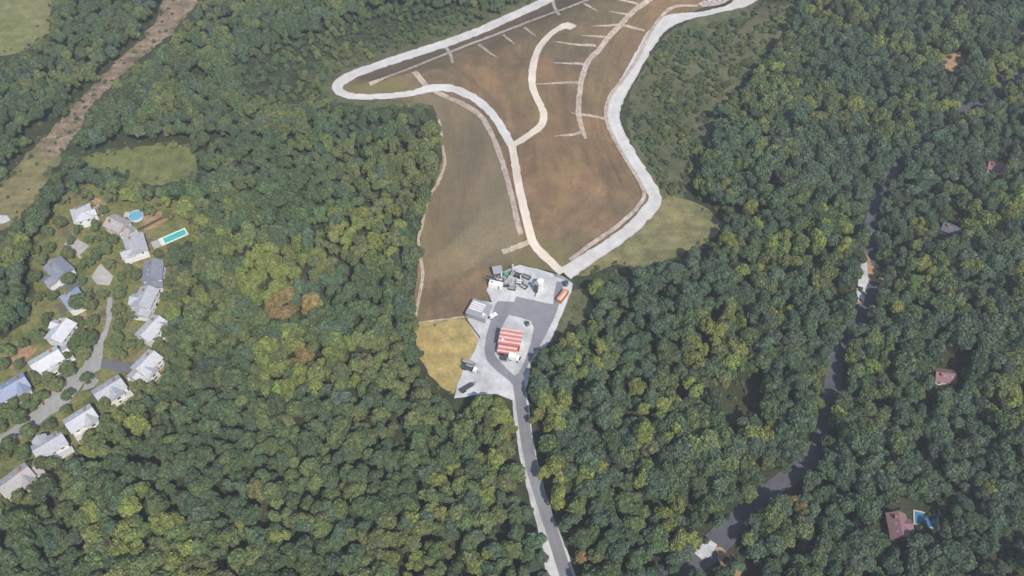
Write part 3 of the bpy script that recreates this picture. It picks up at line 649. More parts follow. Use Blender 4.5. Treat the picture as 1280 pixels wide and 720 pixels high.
# orange roll-off skip by the gate
rz3, L3 = yard_angle((697, 380), (709, 364)); c = ground(703, 373)
g = empty('rolloff_skip', (c[0], c[1], .4), rz3, 'orange open topped roll off skip with a pale orange load', 'skip')
m = MB(); L, W, h = 6.8, 2.5, 2.0
for s in (-1, 1):
    m.box((0, s * (W / 2 - .06), h / 2 + .25), (L, .12, h)); m.box((s * (L / 2 - .06), 0, h / 2 + .25), (.12, W - .24, h))
m.box((0, 0, .32), (L - .24, W - .24, .14)); m.obj('bin', M['orange'], g)
m = MB()
for k in range(7):
    for s in (-1, 1): m.box((-L / 2 + .5 + k * (L - 1) / 6, s * (W / 2 + .06), h / 2 + .3), (.12, .12, h - .1))
for s in (-1, 1): m.box((0, s * (W / 2 + .06), h + .22), (L + .1, .13, .14))
m.obj('rib', M['orange'], g)
m = MB(); nx_, ny_ = 14, 6; vs = []
for j in range(ny_):
    for i in range(nx_):
        u, v = i / (nx_ - 1) - .5, j / (ny_ - 1) - .5
        vs.append((u * (L - .26), v * (W - .26), 1.75 + .55 * (1 - 4 * u * u) * (1 - 4 * v * v) + .12 * fnoise(i * 3, j * 3, .4)))
m.add(vs, [(j * nx_ + i, j * nx_ + i + 1, (j + 1) * nx_ + i + 1, (j + 1) * nx_ + i) for j in range(ny_ - 1) for i in range(nx_ - 1)]); m.obj('load', M['peach'], g)
for x in (-2.6, 2.6):
    for s in (-1, 1): MB().tube((x, s * .9 - .12, .15), (x, s * .9 + .12, .15), .15, n=10).obj('roller', M['dark_metal'], g)
# gas plant
rzg, _ = yard_angle((615, 358), (650, 366))
def at_yard(px, py): p = ground(px, py); return (p[0], p[1], p[2] + .35)
g = empty('office_container', at_yard(620, 359), rzg, 'white container cabin at the lower corner of the gas plant', 'container')
m = MB().box((0, 0, 1.45), (6.2, 2.4, 2.6)); m.obj('shell', M['white_paint'], g)
m = MB()
for k in range(15): m.box((-2.9 + k * .41, -1.22, 1.45), (.16, .05, 2.3))
m.obj('rib', M['white_paint'], g); MB().box((1.6, -1.27, 1.2), (.9, .05, 2.0)).obj('door', M['grey_metal'], g)
MB().box((0, 0, .08), (6.2, 2.2, .16)).obj('skid', M['dark_metal'], g); MB().box((-1.8, 0, 2.95), (1.0, .8, .4)).obj('air_unit', M['grey_metal'], g)
def skid(px, py, label, tank, n=2, L=4.4, tall=None, ang=0):
    g = empty('compressor_skid', at_yard(px, py), rzg + ang, label, 'compressor', 'plant skids of the gas yard')
    MB().box((0, 0, .15), (L, 2.4, .3)).obj('base_frame', M['dark_metal'], g)
    for k in range(n):
        y = -.6 + 1.2 * k; m = MB(); m.tube((-L * .35, y, 1.0), (L * .3, y, 1.0), .48, n=16); m.tube((L * .3, y, 1.0), (L * .36, y, 1.0), .48, .25, n=16); m.obj('vessel', M[tank], g)
        for x in (-L * .25, L * .2): MB().box((x, y, .45), (.15, .6, .4)).obj('saddle', M['dark_metal'], g)
    m = MB(); m.tube((-L * .45, -1.1, .4), (-L * .45, -1.1, 2.2), .1); m.tube((-L * .45, -1.1, 2.2), (L * .45, -1.1, 2.2), .1); m.tube((L * .45, -1.1, 2.2), (L * .45, 1.1, 2.2), .1); m.tube((L * .45, 1.1, 2.2), (L * .45, 1.1, .4), .1)
    m.obj('pipework', M['grey_metal'], g)
    if tall:
        MB().tube((L * .1, .9, .3), (L * .1, .9, tall), .32, n=14).obj('column', M['pale_metal'], g)
    return g
skid(613, 350, 'dark compressor skid at the corner nearest the grey field', 'dark_metal', 2, 4.6)
skid(625, 350, 'compressor skid with pale vessels behind the white container cabin', 'pale_metal', 1, 3.6, 3.4)
skid(646, 345, 'compressor skid with dark vessels, uppermost of the gas plant', 'dark_metal', 2, 5.4, ang=-.15)
skid(658, 347, 'grey vessel skid closest to the white round tank', 'grey_metal', 1, 4.0, ang=-.25)
skid(649, 354, 'pale vessel skid with tall column in the middle of the gas plant', 'pale_metal', 2, 3.6, 4.2)
skid(640, 361, 'grey vessel skid at the front edge of the gas plant', 'grey_metal', 2, 3.4, ang=.1)
skid(632, 357, 'dark vessel skid between the white cabin and the pipe rack', 'dark_metal', 1, 3.0, ang=.3)
skid(655, 359, 'pale vessel skid facing the tall white tank', 'pale_metal', 1, 3.2, ang=-.4)
skid(640, 342, 'dark tall column skid behind the green cabinet', 'dark_metal', 1, 3.2, 5.0, ang=.2)
skid(618, 354, 'grey vessel skid tight behind the white cabin', 'grey_metal', 1, 4.2)
g = empty('green_cabinet', at_yard(633, 346), rzg, 'green control cabinet in the middle of the gas plant', 'cabinet')
MB().box((0, 0, 1.1), (1.6, 1.2, 2.0)).obj('body', M['green_paint'], g); MB().box((0, 0, .05), (1.9, 1.5, .1)).obj('plinth', M['pale_metal'], g)
MB().prism([(-.75, 2.1), (.75, 2.1), (.6, 2.3), (-.6, 2.3)], 'x', -.95, .95).obj('roof', M['green_paint'], g); MB().box((0, -.62, 1.1), (1.2, .04, 1.7)).obj('door', M['green_paint'], g)
g = empty('blower_shelter', at_yard(622, 343), rzg + .5, 'slanted grey shelter roof over blowers at the far corner of the gas plant', 'shelter')
MB().prism([(-2.0, 2.6), (2.0, 3.3), (2.0, 3.42), (-2.0, 2.72)], 'x', -2.2, 2.2).obj('roof', M['grey_metal'], g)
for x in (-2, 2):
    for y, z in ((-1.8, 2.62), (1.8, 3.25)): MB().tube((x, y, 0), (x, y, z), .08).obj('post', M['dark_metal'], g)
for x in (-.9, .9): MB().tube((x, -.5, .7), (x, .6, .7), .6, n=16).box((x, 0, .2), (1.0, 1.4, .4)).obj('blower', M['dark_metal'], g)
g = empty('pipe_rack', at_yard(637, 353), rzg + 1.35, 'pipe rack crossing the gas plant from cabinet to front edge', 'pipe rack')
for x in (-3.2, 0, 3.2):
    m = MB()
    for y in (-.8, .8): m.box((x, y, 1.3), (.16, .16, 2.6))
    m.box((x, 0, 2.55), (.16, 1.8, .16)); m.obj('frame', M['dark_metal'], g)
for k in range(4): MB().tube((-3.8, -.6 + .4 * k, 2.75), (3.8, -.6 + .4 * k, 2.75), .12).obj('pipe', M['pale_metal' if k % 2 else 'grey_metal'], g)
# gate across the top of the yard
a, b = ground(694, 346), ground(716, 355); mid = (a + b) / 2; rzq = math.atan2(b[1] - a[1], b[0] - a[0]); L = np.linalg.norm((b - a)[:2])
g = empty('yard_gate', (mid[0], mid[1], mid[2] + .4), rzq, 'dark metal double gate between the yard and the gravel roads', 'gate')
for s in (-1, 1):
    MB().box((s * L / 2, 0, 1.1), (.22, .22, 2.2)).obj('post', M['dark_metal'], g)
    m = MB(); x0 = s * L / 4
    for z in (.3, 1.1, 1.8): m.box((x0, 0, z), (L / 2 - .5, .07, .09))
    for k in range(9): m.box((x0 - L / 4 + .35 + k * (L / 2 - .7) / 8, .06, 1.05), (.05, .04, 1.6))
    m.obj('leaf', M['dark_metal'], g)
# trailers parked on the lower gravel
def flatbed(px, py, ang, L, label, load=None, name='flatbed_trailer'):
    p = ground(px, py); g = empty(name, (p[0], p[1], p[2] + .34), ang, label, 'trailer', 'machines parked on the lower gravel')
    m = MB()
    for s in (-1, 1): m.box((0, s * .5, .8), (L, .18, .28))
    for k in range(6): m.box((-L / 2 + .5 + k * (L - 1) / 5, 0, .8), (.14, .8, .16))
    m.obj('frame', M['dark_metal'], g)
    MB().box((-.4, 0, 1.02), (L - .8, 2.1, .12)).obj('deck', M['dark_metal'], g)
    for x in (-L * .35, -L * .22):
        for s in (-1, 1): wheel_mb(x, s * .95, .45, .3).obj('wheel', M['rubber'], g)
    m = MB(); m.tube((L / 2 - .4, .4, .8), (L / 2 + 1.3, 0, .7), .08); m.tube((L / 2 - .4, -.4, .8), (L / 2 + 1.3, 0, .7), .08); m.obj('drawbar', M['grey_metal'], g)
    if load == 'cab':
        MB().box((L / 2 - 1.0, 0, 1.9), (1.8, 1.9, 1.6), taper=.85).obj('cab', M['white_paint'], g)
        MB().box((L / 2 - .2, 0, 2.0), (.1, 1.5, .7)).obj('windscreen', M['glass'], g)
    if load == 'pipe':
        for y in (-.5, 0, .5): MB().tube((-L / 2 + .3, y, 1.33), (L / 2 - .8, y, 1.33), .24, n=12).obj('pipe', M['grey_metal'], g)
    return g
at1, _ = yard_angle((577, 458), (596, 466))
flatbed(587, 463, at1, 7.5, 'dark flatbed truck with white cab parked by the dry field', 'cab', 'flatbed_truck')
flatbed(586, 455, at1 + .1, 6.0, 'dark trailer loaded with grey pipes behind the flatbed truck', 'pipe')
at2, _ = yard_angle((575, 491), (590, 482))
flatbed(584, 486, at2, 7.0, 'bare dark trailer at the bottom edge of the gravel yard')
# pickup beside the shed
p = ground(615, 397); g = empty('pickup_truck', (p[0], p[1], p[2] + .4), rz2 + 1.0, 'tiny white pickup parked beside the storage shed', 'pickup')
MB().prism([(-2.4, .5), (2.4, .5), (2.45, 1.0), (.9, 1.1), (.5, 1.65), (-.8, 1.65), (-1.0, 1.05), (-2.4, 1.05)], 'y', -.9, .9).obj('body', M['white_paint'], g)
MB().box((-1.7, 0, 1.07), (1.3, 1.5, .05)).obj('bed', M['dark_metal'], g)
MB().prism([(.93, 1.12), (.55, 1.6), (.58, 1.62), (.97, 1.14)], 'y', -.75, .75).obj('windscreen', M['glass'], g)
for x in (-1.5, 1.5):
    for y in (-.85, .85): wheel_mb(x, y, .38, .25).obj('wheel', M['rubber'], g)
# rocks on the pad at the top of the ring road
M['rock'] = plain('pale_rock', (.42, .37, .38), .9, .25)
def rock(px, py, r, label):
    p = ground(px, py); bm = bmesh.new(); bmesh.ops.create_icosphere(bm, subdivisions=2, radius=r)
    for v in bm.verts: v.co *= 1 + .35 * noise.noise(v.co * (1.3 / r) + Vector((px, py, 0))); v.co.z *= .7
    m = bpy.data.meshes.new('rock'); bm.to_mesh(m); bm.free(); m.materials.append(M['rock'])
    o = bpy.data.objects.new('rock', m); o.location = (p[0], p[1], p[2] + .5 + r * .25); o.rotation_euler.z = px
    tag(link(o), label, 'rock', 'rocks on the pale pad')
for px, py, r in ((886, 2, 1.8), (892, 4, 1.3), (899, 1, 1.5), (905, 2, 1.1), (881, 4, 1.0), (894, -3, 2.0)): rock(px, py, r, 'pale boulder on the stone pad at the top of the ring road')

# ------------------------------------------------------------------ trees
def leaf_material():
    m, t, b = new_mat('foliage', .75)
    at = N(t, 'ShaderNodeAttribute', attribute_name='tint'); at.attribute_type = 'INSTANCER'
    gm = N(t, 'ShaderNodeNewGeometry')
    c = mix(t, 1, at.outputs['Color'], ramp(t, gm.outputs['Random Per Island'], [(0, (.62, .66, .66)), (.5, (1, 1, 1)), (1, (1.45, 1.42, 1.25))]), 'MULTIPLY')
    t.links.new(c, b.inputs['Base Color']); b.inputs['Specular IOR Level'].default_value = .12
    tr = N(t, 'ShaderNodeBsdfTranslucent'); t.links.new(c, tr.inputs[0])
    ms = N(t, 'ShaderNodeMixShader'); ms.inputs[0].default_value = .22
    t.links.new(b.outputs[0], ms.inputs[1]); t.links.new(tr.outputs[0], ms.inputs[2]); t.links.new(ms.outputs[0], t.nodes['Material Output'].inputs[0])
    return m
M['leaf'] = leaf_material()
M['bark'] = plain('bark', (.09, .075, .06), .9, .3)
def crown_mesh(seed, nl=13, leaves=620, size=.125):
    """a broad crown: lobes set over a dome, each clad in many small leaf clumps; unit radius, base at z = 0"""
    r = np.random.default_rng(seed); lobes = []
    for k in range(nl):
        th = r.uniform(0, 2 * math.pi); u = r.uniform(0, 1) ** .6; rad = .62 * u
        lobes.append((rad * math.cos(th), rad * math.sin(th), .55 + .75 * (1 - u * u) * r.uniform(.75, 1.1) + r.uniform(-.12, .1), r.uniform(.24, .42)))
    L = np.array(lobes); V = []; Fc = []
    ico = bmesh.new(); bmesh.ops.create_icosphere(ico, subdivisions=1, radius=1)
    iv = np.array([tuple(v.co) for v in ico.verts]); fi = [[v.index for v in f.verts] for f in ico.faces]; ico.free()
    for l in L:
        n = len(V); V += [tuple(l[:3] + p * l[3] * .86 * (1 + .2 * r.uniform(-1, 1))) for p in iv]; Fc += [tuple(i + n for i in f) for f in fi]
    made = 0
    while made < leaves:
        l = L[r.integers(nl)]; d = r.normal(size=3); d[2] += .45; d /= np.linalg.norm(d)
        p = l[:3] + d * l[3] * r.uniform(.88, 1.18)
        if (np.linalg.norm(L[:, :3] - p, axis=1) < L[:, 3] * .82).any() or p[2] < .12: continue
        nrm = d * 1.3 + r.normal(size=3) * .42; nrm /= np.linalg.norm(nrm)
        a = np.cross(nrm, r.normal(size=3)); a /= np.linalg.norm(a); b = np.cross(nrm, a); s = size * r.uniform(.55, 1.25)
        n = len(V); q = [a * s, b * s * .8, -a * s, -b * s * .8]
        V += [tuple(p + w + nrm * s * .25 * (1 if i % 2 else -1)) for i, w in enumerate(q)]; Fc += [(n, n + 1, n + 2), (n, n + 2, n + 3)]; made += 1
    m = bpy.data.meshes.new('crown'); m.from_pydata(V, [], Fc); m.materials.append(M['leaf']); return m
def trunk_mesh(seed):
    r = random.Random(seed); m = MB(); m.tube((0, 0, -.05), (.02, 0, .55), .06, .04, 8)
    for k in range(5):
        t = 2 * math.pi * (k + r.random() * .5) / 5; z = .35 + .08 * k
        m.tube((0, 0, z), (.5 * math.cos(t), .5 * math.sin(t), z + .45), .03, .012, 6)
    me = m.mesh('trunk'); me.materials.append(M['bark']); return me
NV = 9
CROWNS = [crown_mesh(100 + k, nl=10 + k % 5 * 2) for k in range(NV)]; TRUNKS = [trunk_mesh(k) for k in range(NV)]
LEAN = [crown_mesh(300 + k, 5, 130, .2) for k in range(4)]

# where woods may stand
cands = []
sp = 5.1
y = -215.0
row = 0
while y < 420:
    x = -480 + (row % 2) * sp / 2
    while x < 480:
        cands.append((x + rng.uniform(-.42, .42) * sp, y + rng.uniform(-.42, .42) * sp)); x += sp
    y += sp * .87; row += 1
C = np.array(cands)
rad = rng.uniform(2.8, 4.9, len(C)) * np.where(rng.random(len(C)) < .15, 1.2, 1.0)
LOW = [(290, 70), (345, 45), (420, 22), (500, 10), (600, -10), (640, -10), (560, 40), (440, 80), (400, 100), (405, 128), (350, 140), (300, 120)]
cpx, _ = project(np.column_stack([C, np.full(len(C), 6.0)]))
low = sstep(-12, 12, poly_sd(cpx, np.array(LOW, float)))     # young growth on the bank
rad *= np.array([1 + .32 * noise.noise(Vector((x * .018, y_ * .018, 21.0))) for x, y_ in C]) * (1 - .42 * low)
hgt = rad * rng.uniform(.85, 1.3, len(C)); base = rng.uniform(1.5, 6.5, len(C)) * (1 - .85 * low)
def inpoly(P, poly): return poly_sd(P, np.array(poly, float))
b3 = np.column_stack([C, np.zeros(len(C))])
pb, zc = project(b3); pm, _ = project(b3 + np.column_stack([0 * rad, 0 * rad, base + hgt * .6])); pt_, _ = project(b3 + np.column_stack([0 * rad, 0 * rad, base + hgt * 1.25]))
rpx = rad / zc / K
ok = (zc > 100) & (pb[:, 0] > -130) & (pb[:, 0] < 1410) & (pb[:, 1] > -110) & (pb[:, 1] < 860)
ROADLINE = [(l, b) for l, b in ROADS if b != 7] + [(np.array(LANE[:9], float), 9), (np.array(LANE[8:18], float), 7), (np.array(LANE[17:], float), 4)]
tight = {'lots': .1, 'scrub': 0, 'clearing': .1, 'track': .12, 'pad_verge': 0, 'outer_verge': 0, 'yard': .4, 'cap': .4}
for k, poly in PX.items():
    if not poly: continue
    f = tight.get(k, .25)
    for P, g in ((pb, .1), (pm, f), (pt_, f * .6)):
        ok &= poly_sd(P, np.array(poly, float)) < -rpx * g
for line, buf in ROADLINE:
    for P, g in ((pb, .1), (pm, .55), (pt_, .2)) if buf > 9 or buf in (5, 6, 8) else ((pb, .1), (pm, .45), (pt_, .15)) if buf == 9 else ((pb, 0), (pm, .33), (pt_, .1)) if buf == 7 else ((pb, -.2), (pm, .1), (pt_, 0)):
        ok &= dist_line(P, line) > buf * .8 + rpx * g
# the lane is overhung: let the crowns come back towards it
lane_d = np.minimum(dist_line(pb, LANE), dist_line(pm, LANE))
for x, yy, r in KEEP_SPOTS:
    for P in (pb, pm, pt_): ok &= np.hypot(P[:, 0] - x, P[:, 1] - yy) > r + rpx * .35
# natural gaps
gap = np.array([noise.noise(Vector((x * .022, y_ * .022, 7.7))) for x, y_ in C])
ok &= ~((gap > .62) & (rng.random(len(C)) < .6))
ok &= rng.random(len(C)) < .97
C, rad, hgt, base, pb, pm, rpx, zc = [a[ok] for a in (C, rad, hgt, base, pb, pm, rpx, zc)]

# colours of the woods
PAL = {'dark green': (.094, .132, .070), 'blue green': (.092, .132, .086), 'mid green': (.122, .158, .072), 'olive green': (.146, .172, .076), 'yellow green': (.190, .215, .070), 'orange brown': (.23, .17, .08)}
PN = list(PAL)
SPOTS = [(935, 255, 55, 1, .7), (338, 340, 38, 4, .92), (320, 360, 24, 4, .85), (352, 352, 16, 5, .5), (366, 385, 27, 5, .85), (378, 448, 20, 5, .9), (470, 440, 34, 3, .6), (545, 190, 40, 3, .5), (530, 175, 25, 4, .35), (445, 450, 24, 3, .6), (690, 505, 20, 4, .9), (700, 520, 14, 4, .7), (715, 690, 16, 5, .5),  # first spot puts the dense wood's shade into a blue green tint
         (140, 620, 40, 4, .35), (380, 620, 70, 3, .4), (330, 655, 40, 4, .35), (530, 520, 60, 3, .4), (560, 560, 40, 4, .3), (953, 541, 16, 4, .95), (1125, 388, 13, 4, .95), (1040, 257, 13, 4, .95), (1048, 312, 12, 4, .95), (1094, 464, 14, 4, .9), (1060, 465, 11, 4, .9), (975, 395, 12, 4, .8),
         (1245, 492, 14, 4, .7), (1235, 515, 10, 4, .8), (1240, 615, 14, 4, .9), (1150, 285, 14, 4, .8), (1220, 290, 16, 4, .6), (1215, 335, 10, 4, .8), (1280, 330, 16, 4, .7), (940, 590, 40, 3, .4), (850, 660, 30, 4, .4), (1000, 150, 60, 3, .35), (1010, 130, 15, 4, .6), (420, 55, 40, 3, .4), (450, 75, 25, 4, .3),
         (610, 700, 16, 4, .6), (620, 520, 30, 4, .5), (995, 630, 10, 5, .7), (920, 540, 12, 5, .5), (210, 120, 40, 3, .3), (160, 245, 12, 4, .9), (100, 60, 25, 3, .3)]
def colour_class(px, py, n1, r1, r2):
    for x, y_, r, k, pr in SPOTS:
        if math.hypot(px - x, (py - y_) * 1.2) < r and r2 < pr: return k
    right = px > 660
    v = n1 * .9 + (r1 - .5) * .8
    if right: return 1 if v < .02 else 0 if v < .22 else 2 if v < .42 else 3 if v < .5 else 4
    if py < 250: return 0 if v < .0 else 1 if v < .16 else 2 if v < .36 else 3
    return 0 if v < -.14 else 1 if v < -.02 else 2 if v < .2 else 3 if v < .4 else 4
n1 = np.array([noise.noise(Vector((x * .03, y_ * .03, 1.3))) for x, y_ in C])
cls = np.array([colour_class(pm[i, 0], pm[i, 1], n1[i], rng.random(), rng.random()) for i in range(len(C))])
tint = np.array([np.array(PAL[PN[k]]) * rng.uniform(.84, 1.18) * (1 + .035 * rng.normal(size=3)) * 1.1 for k in cls])

PROTO_USED = {}
def tree(x, y_, z, r, h, b, rot, var, col, label, group, name='broadleaf_tree', lean=False):
    g = empty(name, (x, y_, z), rot, label, 'tree', group)
    tk = bpy.data.objects.new('trunk', TRUNKS[var]); tk.scale = (h * .9, h * .9, (b + h * .9)); link(tk, g)
    c = bpy.data.objects.new('crown', CROWNS[var]); c.scale = (r * (.88 + .03 * (var % 5)), r * (1.12 - .03 * (var % 5)), h); c.location = (0, 0, b - h * .15); c['tint'] = [float(v) for v in col]; link(c, g)
    return g
ORD = ['closest', 'second closest', 'third closest', 'fourth closest', 'fifth closest', 'sixth closest']
MARKS = [(x, y_, n) for x, y_, n in HOUSES] + [(170, 270, 'round pool'), (222, 296, 'long turquoise pool'), (703, 373, 'orange skip'), (599, 387, 'storage shed'), (1158, 648, 'shaded blue pool'), (587, 463, 'flatbed truck')]
MP = np.array([raw_ground(m[0], m[1], 0)[:2] for m in MARKS])
ZONES = [('woods between the housing road and the landfill', lambda x, y_: x < 660 and y_ > 215 and not (x < 215 and y_ < 640 and x < 120)),
         ('woods between the access road and the shaded lane', lambda x, y_: x >= 660 and y_ > 120 and x < np.interp(y_, [100, 200, 300, 370, 480, 560, 610, 700], [1260, 1120, 1085, 1092, 1040, 1022, 960, 870])),
         ('woods beyond the shaded lane', lambda x, y_: x >= 660 and y_ > 100),
         ('woods above the ring road and dirt clearing', lambda x, y_: True)]
# yard trees among the houses: (px, py of crown middle, radius m, colour)
YARD = [(160, 245, 4.0, 4), (128, 262, 2.6, 2), (118, 282, 3.2, 0), (108, 245, 3.2, 2), (142, 300, 2.8, 2), (150, 318, 3.0, 4), (122, 318, 3.0, 0), (108, 330, 3.2, 0), (138, 330, 2.8, 2), (160, 335, 2.4, 3), (152, 345, 2.4, 2),
        (98, 378, 4.4, 0), (112, 380, 3.4, 2), (150, 365, 3.4, 0), (148, 388, 3.2, 2), (116, 402, 3.2, 0), (150, 405, 3.0, 0), (112, 425, 4.2, 0), (96, 430, 3.6, 2), (148, 425, 3.2, 2), (162, 432, 3.0, 3), (166, 395, 2.6, 3),
        (85, 462, 3.6, 0), (60, 474, 3.0, 2), (108, 473, 2.6, 0), (86, 494, 2.8, 0), (82, 513, 2.6, 2), (50, 500, 3.6, 0), (38, 508, 3.0, 2), (26, 520, 3.6, 0), (18, 506, 3.0, 3), (36, 538, 3.4, 2), (12, 555, 3.4, 0), (62, 532, 2.8, 2), (4, 530, 3.0, 2), (60, 398, 3.0, 0), (48, 418, 3.4, 0),
        (24, 455, 2.4, 0), (203, 492, 4.0, 2), (210, 440, 3.2, 3), (212, 352, 3.2, 0), (206, 372, 2.8, 2), (210, 390, 2.6, 3), (24, 622, 3.2, 3), (38, 612, 2.6, 2), (50, 325, 3.2, 3), (62, 310, 3.0, 2), (112, 300, 2.6, 0), (178, 258, 2.6, 2), (44, 346, 3.2, 0), (128, 368, 2.6, 0),
        (30, 566, 3.2, 0), (2, 570, 3.4, 2), (88, 300, 2.4, 2), (198, 318, 2.6, 2), (216, 312, 3.4, 0), (212, 330, 3.0, 0), (176, 430, 2.2, 3), (120, 500, 2.2, 0)]
hp = [(x, y_) for x, y_, _ in HOUSES]; extra = []; lots = np.array(PX['lots'], float)
NOTREE = [(138, 375), (138, 395), (133, 412), (129, 430), (126, 440), (118, 458), (100, 480), (80, 502), (57, 518), (33, 533), (5, 548), (135, 385), (130, 420), (122, 450), (108, 468), (90, 492), (70, 510), (45, 525), (20, 540), (95, 305), (127, 345), (145, 457), (170, 268), (205, 300), (218, 294), (230, 290), (197, 456), (24, 447), (192, 280), (205, 285)]
for _ in range(4000):
    q = (rng.uniform(0, 245), rng.uniform(240, 640)); sd = poly_sd(np.array([q]), lots)[0]
    if not (-4 < sd): continue
    if min(math.hypot(q[0] - a, q[1] - b) for a, b in hp) < 21 or min(math.hypot(q[0] - a, q[1] - b) for a, b in NOTREE) < 15: continue
    if min([math.hypot(q[0] - a[0], q[1] - a[1]) for a in YARD + extra]) < 12: continue
    extra.append((q[0], q[1], rng.uniform(2.2, 3.6), int(rng.choice([0, 2, 2, 3]))))
    if len(extra) >= 48: break
YARD = YARD + extra
recs = []
for px, py, r, k in YARD:
    r *= 1.12; k = {0: 2, 2: int(rng.choice([2, 3]))}.get(k, k)
    b = r * .55; w = raw_ground(px, py, b + r * .5)
    col = np.array(PAL[PN[k]]) * rng.uniform(.9, 1.2)
    recs.append((w[0], w[1], r, r * rng.uniform(.85, 1.05), b, int(rng.integers(NV)), col, k, px, py))
vis = (pm[:, 0] > 5) & (pm[:, 0] < 1275) & (pm[:, 1] > 5) & (pm[:, 1] < 715)
score = np.where(vis, rpx, -1)
order = np.argsort(-score); pick = set(order[:296 - len(recs)].tolist())
allrec = [(r[0], r[1], r[2], r[3], r[4], r[5], r[6], r[7], r[8], r[9]) for r in recs]
for i in sorted(pick): allrec.append((C[i, 0], C[i, 1], rad[i], hgt[i], base[i], int(i % NV), tint[i], int(cls[i]), pm[i, 0], pm[i, 1]))
near_count = {}
info = []
for r in allrec:
    d = np.hypot(MP[:, 0] - r[0], MP[:, 1] - r[1]); j = int(np.argmin(d)); info.append((j, d[j]))
rank = {}
for j in range(len(MARKS)):
    mem = sorted([(info[i][1], i) for i in range(len(allrec)) if info[i][0] == j and info[i][1] < 26])
    for k, (_, i) in enumerate(mem[:6]): rank[i] = (k, j)
for i, r in enumerate(allrec):
    cn = PN[r[7]]
    if i in rank:
        k, j = rank[i]; label = f'{cn} tree, {ORD[k]} to the {MARKS[j][2]}'; grp = 'trees among the houses and the yard'
    elif i < len(recs):
        label = f'small {cn} yard tree on the lawns away from any house wall'; grp = f'{cn} yard trees on open lawn'
    else:
        zn = next(n for n, f in ZONES if f(r[8], r[9])); label = f'large {cn} tree in the {zn}'; grp = f'large {cn} trees in the {zn}'
    tree(r[0], r[1], 0.0, r[2], r[3], r[4], float(rng.uniform(0, 6.28)), r[5], r[6], label, grp)

# the rest of the woods: one mass
rest = [i for i in range(len(C)) if i not in pick]
protos = []
for k in range(NV):
    bm = bmesh.new(); bm.from_mesh(CROWNS[k]); bmesh.ops.translate(bm, verts=bm.verts, vec=(0, 0, .55)); 
    me = bpy.data.meshes.new('forest_tree'); bm.to_mesh(me); bm.free(); me.materials.append(M['leaf'])
    protos.append(bpy.data.objects.new('forest_tree', me))
def scatter(name, pts, rot, scl, idx, tnt, sources):
    """one mass of plants: a point each, turned, sized, coloured and given one of the sources"""
    fp = bpy.data.meshes.new(name); fp.from_pydata(pts, [], [])
    for an, typ, field, data, dt in (('rot', 'FLOAT_VECTOR', 'vector', [(0, 0, a) for a in rot], 'f4'), ('scl', 'FLOAT_VECTOR', 'vector', scl, 'f4'), ('idx', 'INT', 'value', idx, 'i4'), ('tint', 'FLOAT_COLOR', 'color', [(*t, 1) for t in tnt], 'f4')):
        at = fp.attributes.new(an, typ, 'POINT'); at.data.foreach_set(field, np.asarray(data, dt).ravel())
    ob = tag(link(bpy.data.objects.new(name, fp)), kind='stuff')
    ng = bpy.data.node_groups.new(name + '_nodes', 'GeometryNodeTree')
    ng.interface.new_socket('Geometry', in_out='INPUT', socket_type='NodeSocketGeometry'); ng.interface.new_socket('Geometry', in_out='OUTPUT', socket_type='NodeSocketGeometry')
    gi, go = ng.nodes.new('NodeGroupInput'), ng.nodes.new('NodeGroupOutput'); jn = ng.nodes.new('GeometryNodeJoinGeometry')
    for o in sources:
        q = ng.nodes.new('GeometryNodeObjectInfo'); q.inputs['Object'].default_value = o; q.inputs['As Instance'].default_value = True
        ng.links.new(q.outputs['Geometry'], jn.inputs[0])
    ip = ng.nodes.new('GeometryNodeInstanceOnPoints'); ip.inputs['Pick Instance'].default_value = True
    def na(an, typ):
        n = ng.nodes.new('GeometryNodeInputNamedAttribute'); n.data_type = typ; n.inputs[0].default_value = an
        return next(s for s in n.outputs if s.enabled and s.name == 'Attribute')
    ng.links.new(gi.outputs[0], ip.inputs['Points']); ng.links.new(jn.outputs[0], ip.inputs['Instance'])
    ng.links.new(na('idx', 'INT'), ip.inputs['Instance Index']); ng.links.new(na('rot', 'FLOAT_VECTOR'), ip.inputs['Rotation']); ng.links.new(na('scl', 'FLOAT_VECTOR'), ip.inputs['Scale'])
    ng.links.new(ip.outputs[0], go.inputs[0])
    ob.modifiers.new(name, 'NODES').node_group = ng
    return ob
nr = len(rest)
scatter('forest', [(C[i, 0], C[i, 1], base[i] - hgt[i] * .70) for i in rest], rng.uniform(0, 6.28, nr), [(rad[i] * q, rad[i] / q, hgt[i]) for i, q in zip(rest, rng.uniform(.8, 1.25, nr))], [i % NV for i in rest], [tint[i] for i in rest], protos)
# low growth on the forest floor and between the shrubs
bushes = [bpy.data.objects.new('bush', m) for m in LEAN]
U = np.column_stack([rng.uniform(-420, 420, 26000), rng.uniform(-215, 400, 26000)])
up, uz = project(np.column_stack([U, np.zeros(len(U))]))
uk = (up[:, 0] > -60) & (up[:, 0] < 1340) & (up[:, 1] > -60) & (up[:, 1] < 780) & (uz > 100)
trk = (poly_sd(up, np.array(PX['track'], float)) > 0) & (rng.random(len(U)) < .3)
for k, poly in PX.items():
    if poly and k not in ('scrub', 'pad_verge', 'outer_verge'): uk &= (trk if k == 'track' else np.zeros(len(U), bool)) | (poly_sd(up, np.array(poly, float)) < (1 + rng.exponential(4.5, len(U)) * (.8 if k not in ('lots', 'tan', 'verge') else .3) if k not in ('cap', 'yard') else -3))
for line, buf in ROADS: uk &= dist_line(up, line) > buf + 3
uk &= dist_line(up, [(36, 208), (34, 222), (26, 240), (14, 260), (-6, 278)]) > 7
U, up = U[uk], up[uk]; nu = len(U)
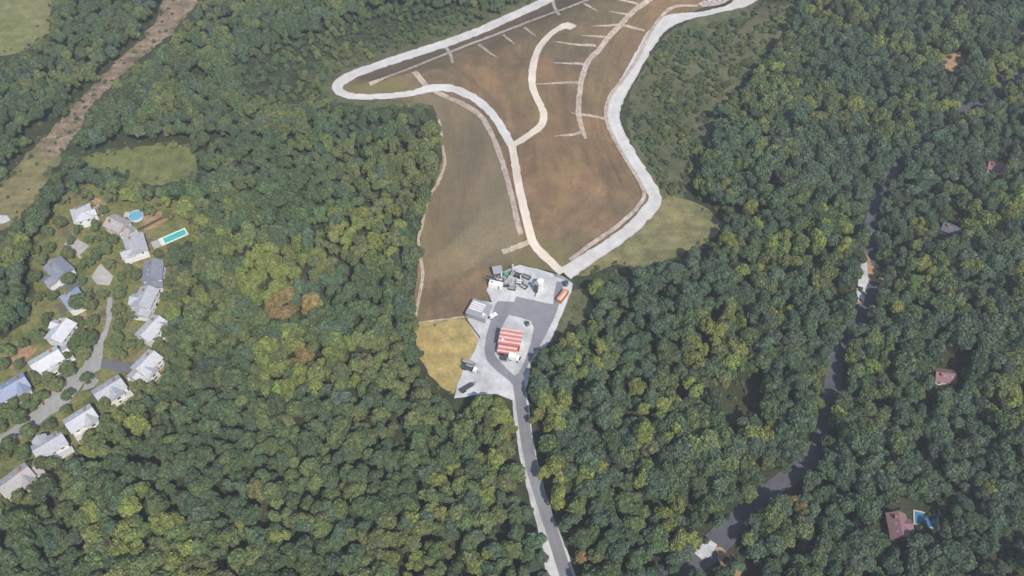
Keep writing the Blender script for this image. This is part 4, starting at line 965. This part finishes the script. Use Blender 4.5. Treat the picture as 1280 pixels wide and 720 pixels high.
us = rng.uniform(.5, 1.5, nu) * np.where(poly_sd(up, np.array(PX['scrub'], float)) > 4, 1.45, 1); uc = np.array([np.array(PAL[PN[k]]) for k in rng.choice([0, 1, 2, 3, 3], nu)]) * rng.uniform(.75, 1.15, (nu, 1))
scatter('undergrowth', np.column_stack([U, H(U) - .3 * us]).tolist(), rng.uniform(0, 6.28, nu), [(a * 1.3, a * 1.3, a) for a in us], rng.integers(0, 4, nu), uc, bushes)

# ------------------------------------------------------------------ shrubs on the scrubby ground
def shrub(px, py, r, k, label, group):
    w = ground(px, py); o = bpy.data.objects.new('shrub', LEAN[int(rng.integers(4))]); o.location = (w[0], w[1], w[2] - .25 * r)
    o.scale = (r, r, r * rng.uniform(.6, .85)); o.rotation_euler.z = float(rng.uniform(0, 6.28)); o['tint'] = [float(v) for v in np.array(PAL[PN[k]]) * rng.uniform(.8, 1.25)]
    tag(link(o), label, 'shrub', group)
sp_poly = np.array(PX['scrub'], float); n = 0
while n < 235:
    q = np.array([[rng.uniform(790, 1000), rng.uniform(8, 248)]])
    if poly_sd(q, sp_poly)[0] < 3 or min(dist_line(q, l)[0] for l, _ in ROADS) < 17: continue
    cl = noise.noise(Vector((q[0, 0] * .03, q[0, 1] * .045, .5)))
    if cl < -.02 and rng.random() < .8: continue
    shrub(q[0, 0], q[0, 1], rng.uniform(1.4, 3.8), int(rng.choice([0, 2, 3, 3])), 'low green shrub on the scrub slope outside the ring road', 'shrubs on the scrub slope'); n += 1
for _ in range(60):
    t = rng.random(); q = (400 + 270 * t + rng.uniform(-10, 10), 88 - 88 * t + rng.uniform(-16, 0))
    shrub(q[0], q[1], rng.uniform(.9, 2.2), int(rng.choice([0, 2, 3])), 'low shrub on the bank above the long straight of the ring road', 'shrubs on the bank above the ring road')

# ------------------------------------------------------------------ air
hm = bpy.data.materials.new('haze_air'); hm.use_nodes = True; ht = hm.node_tree; ht.nodes.clear()
ho = ht.nodes.new('ShaderNodeOutputMaterial'); hv = ht.nodes.new('ShaderNodeVolumePrincipled')
hv.inputs['Color'].default_value = (.93, .95, 1, 1); hv.inputs['Density'].default_value = .00025; hv.inputs['Anisotropy'].default_value = .2
ht.links.new(hv.outputs[0], ho.inputs['Volume'])
hz = MB().box((0, 500, 160), (9600, 11400, 322)).obj('haze', hm); tag(hz, kind='stuff')
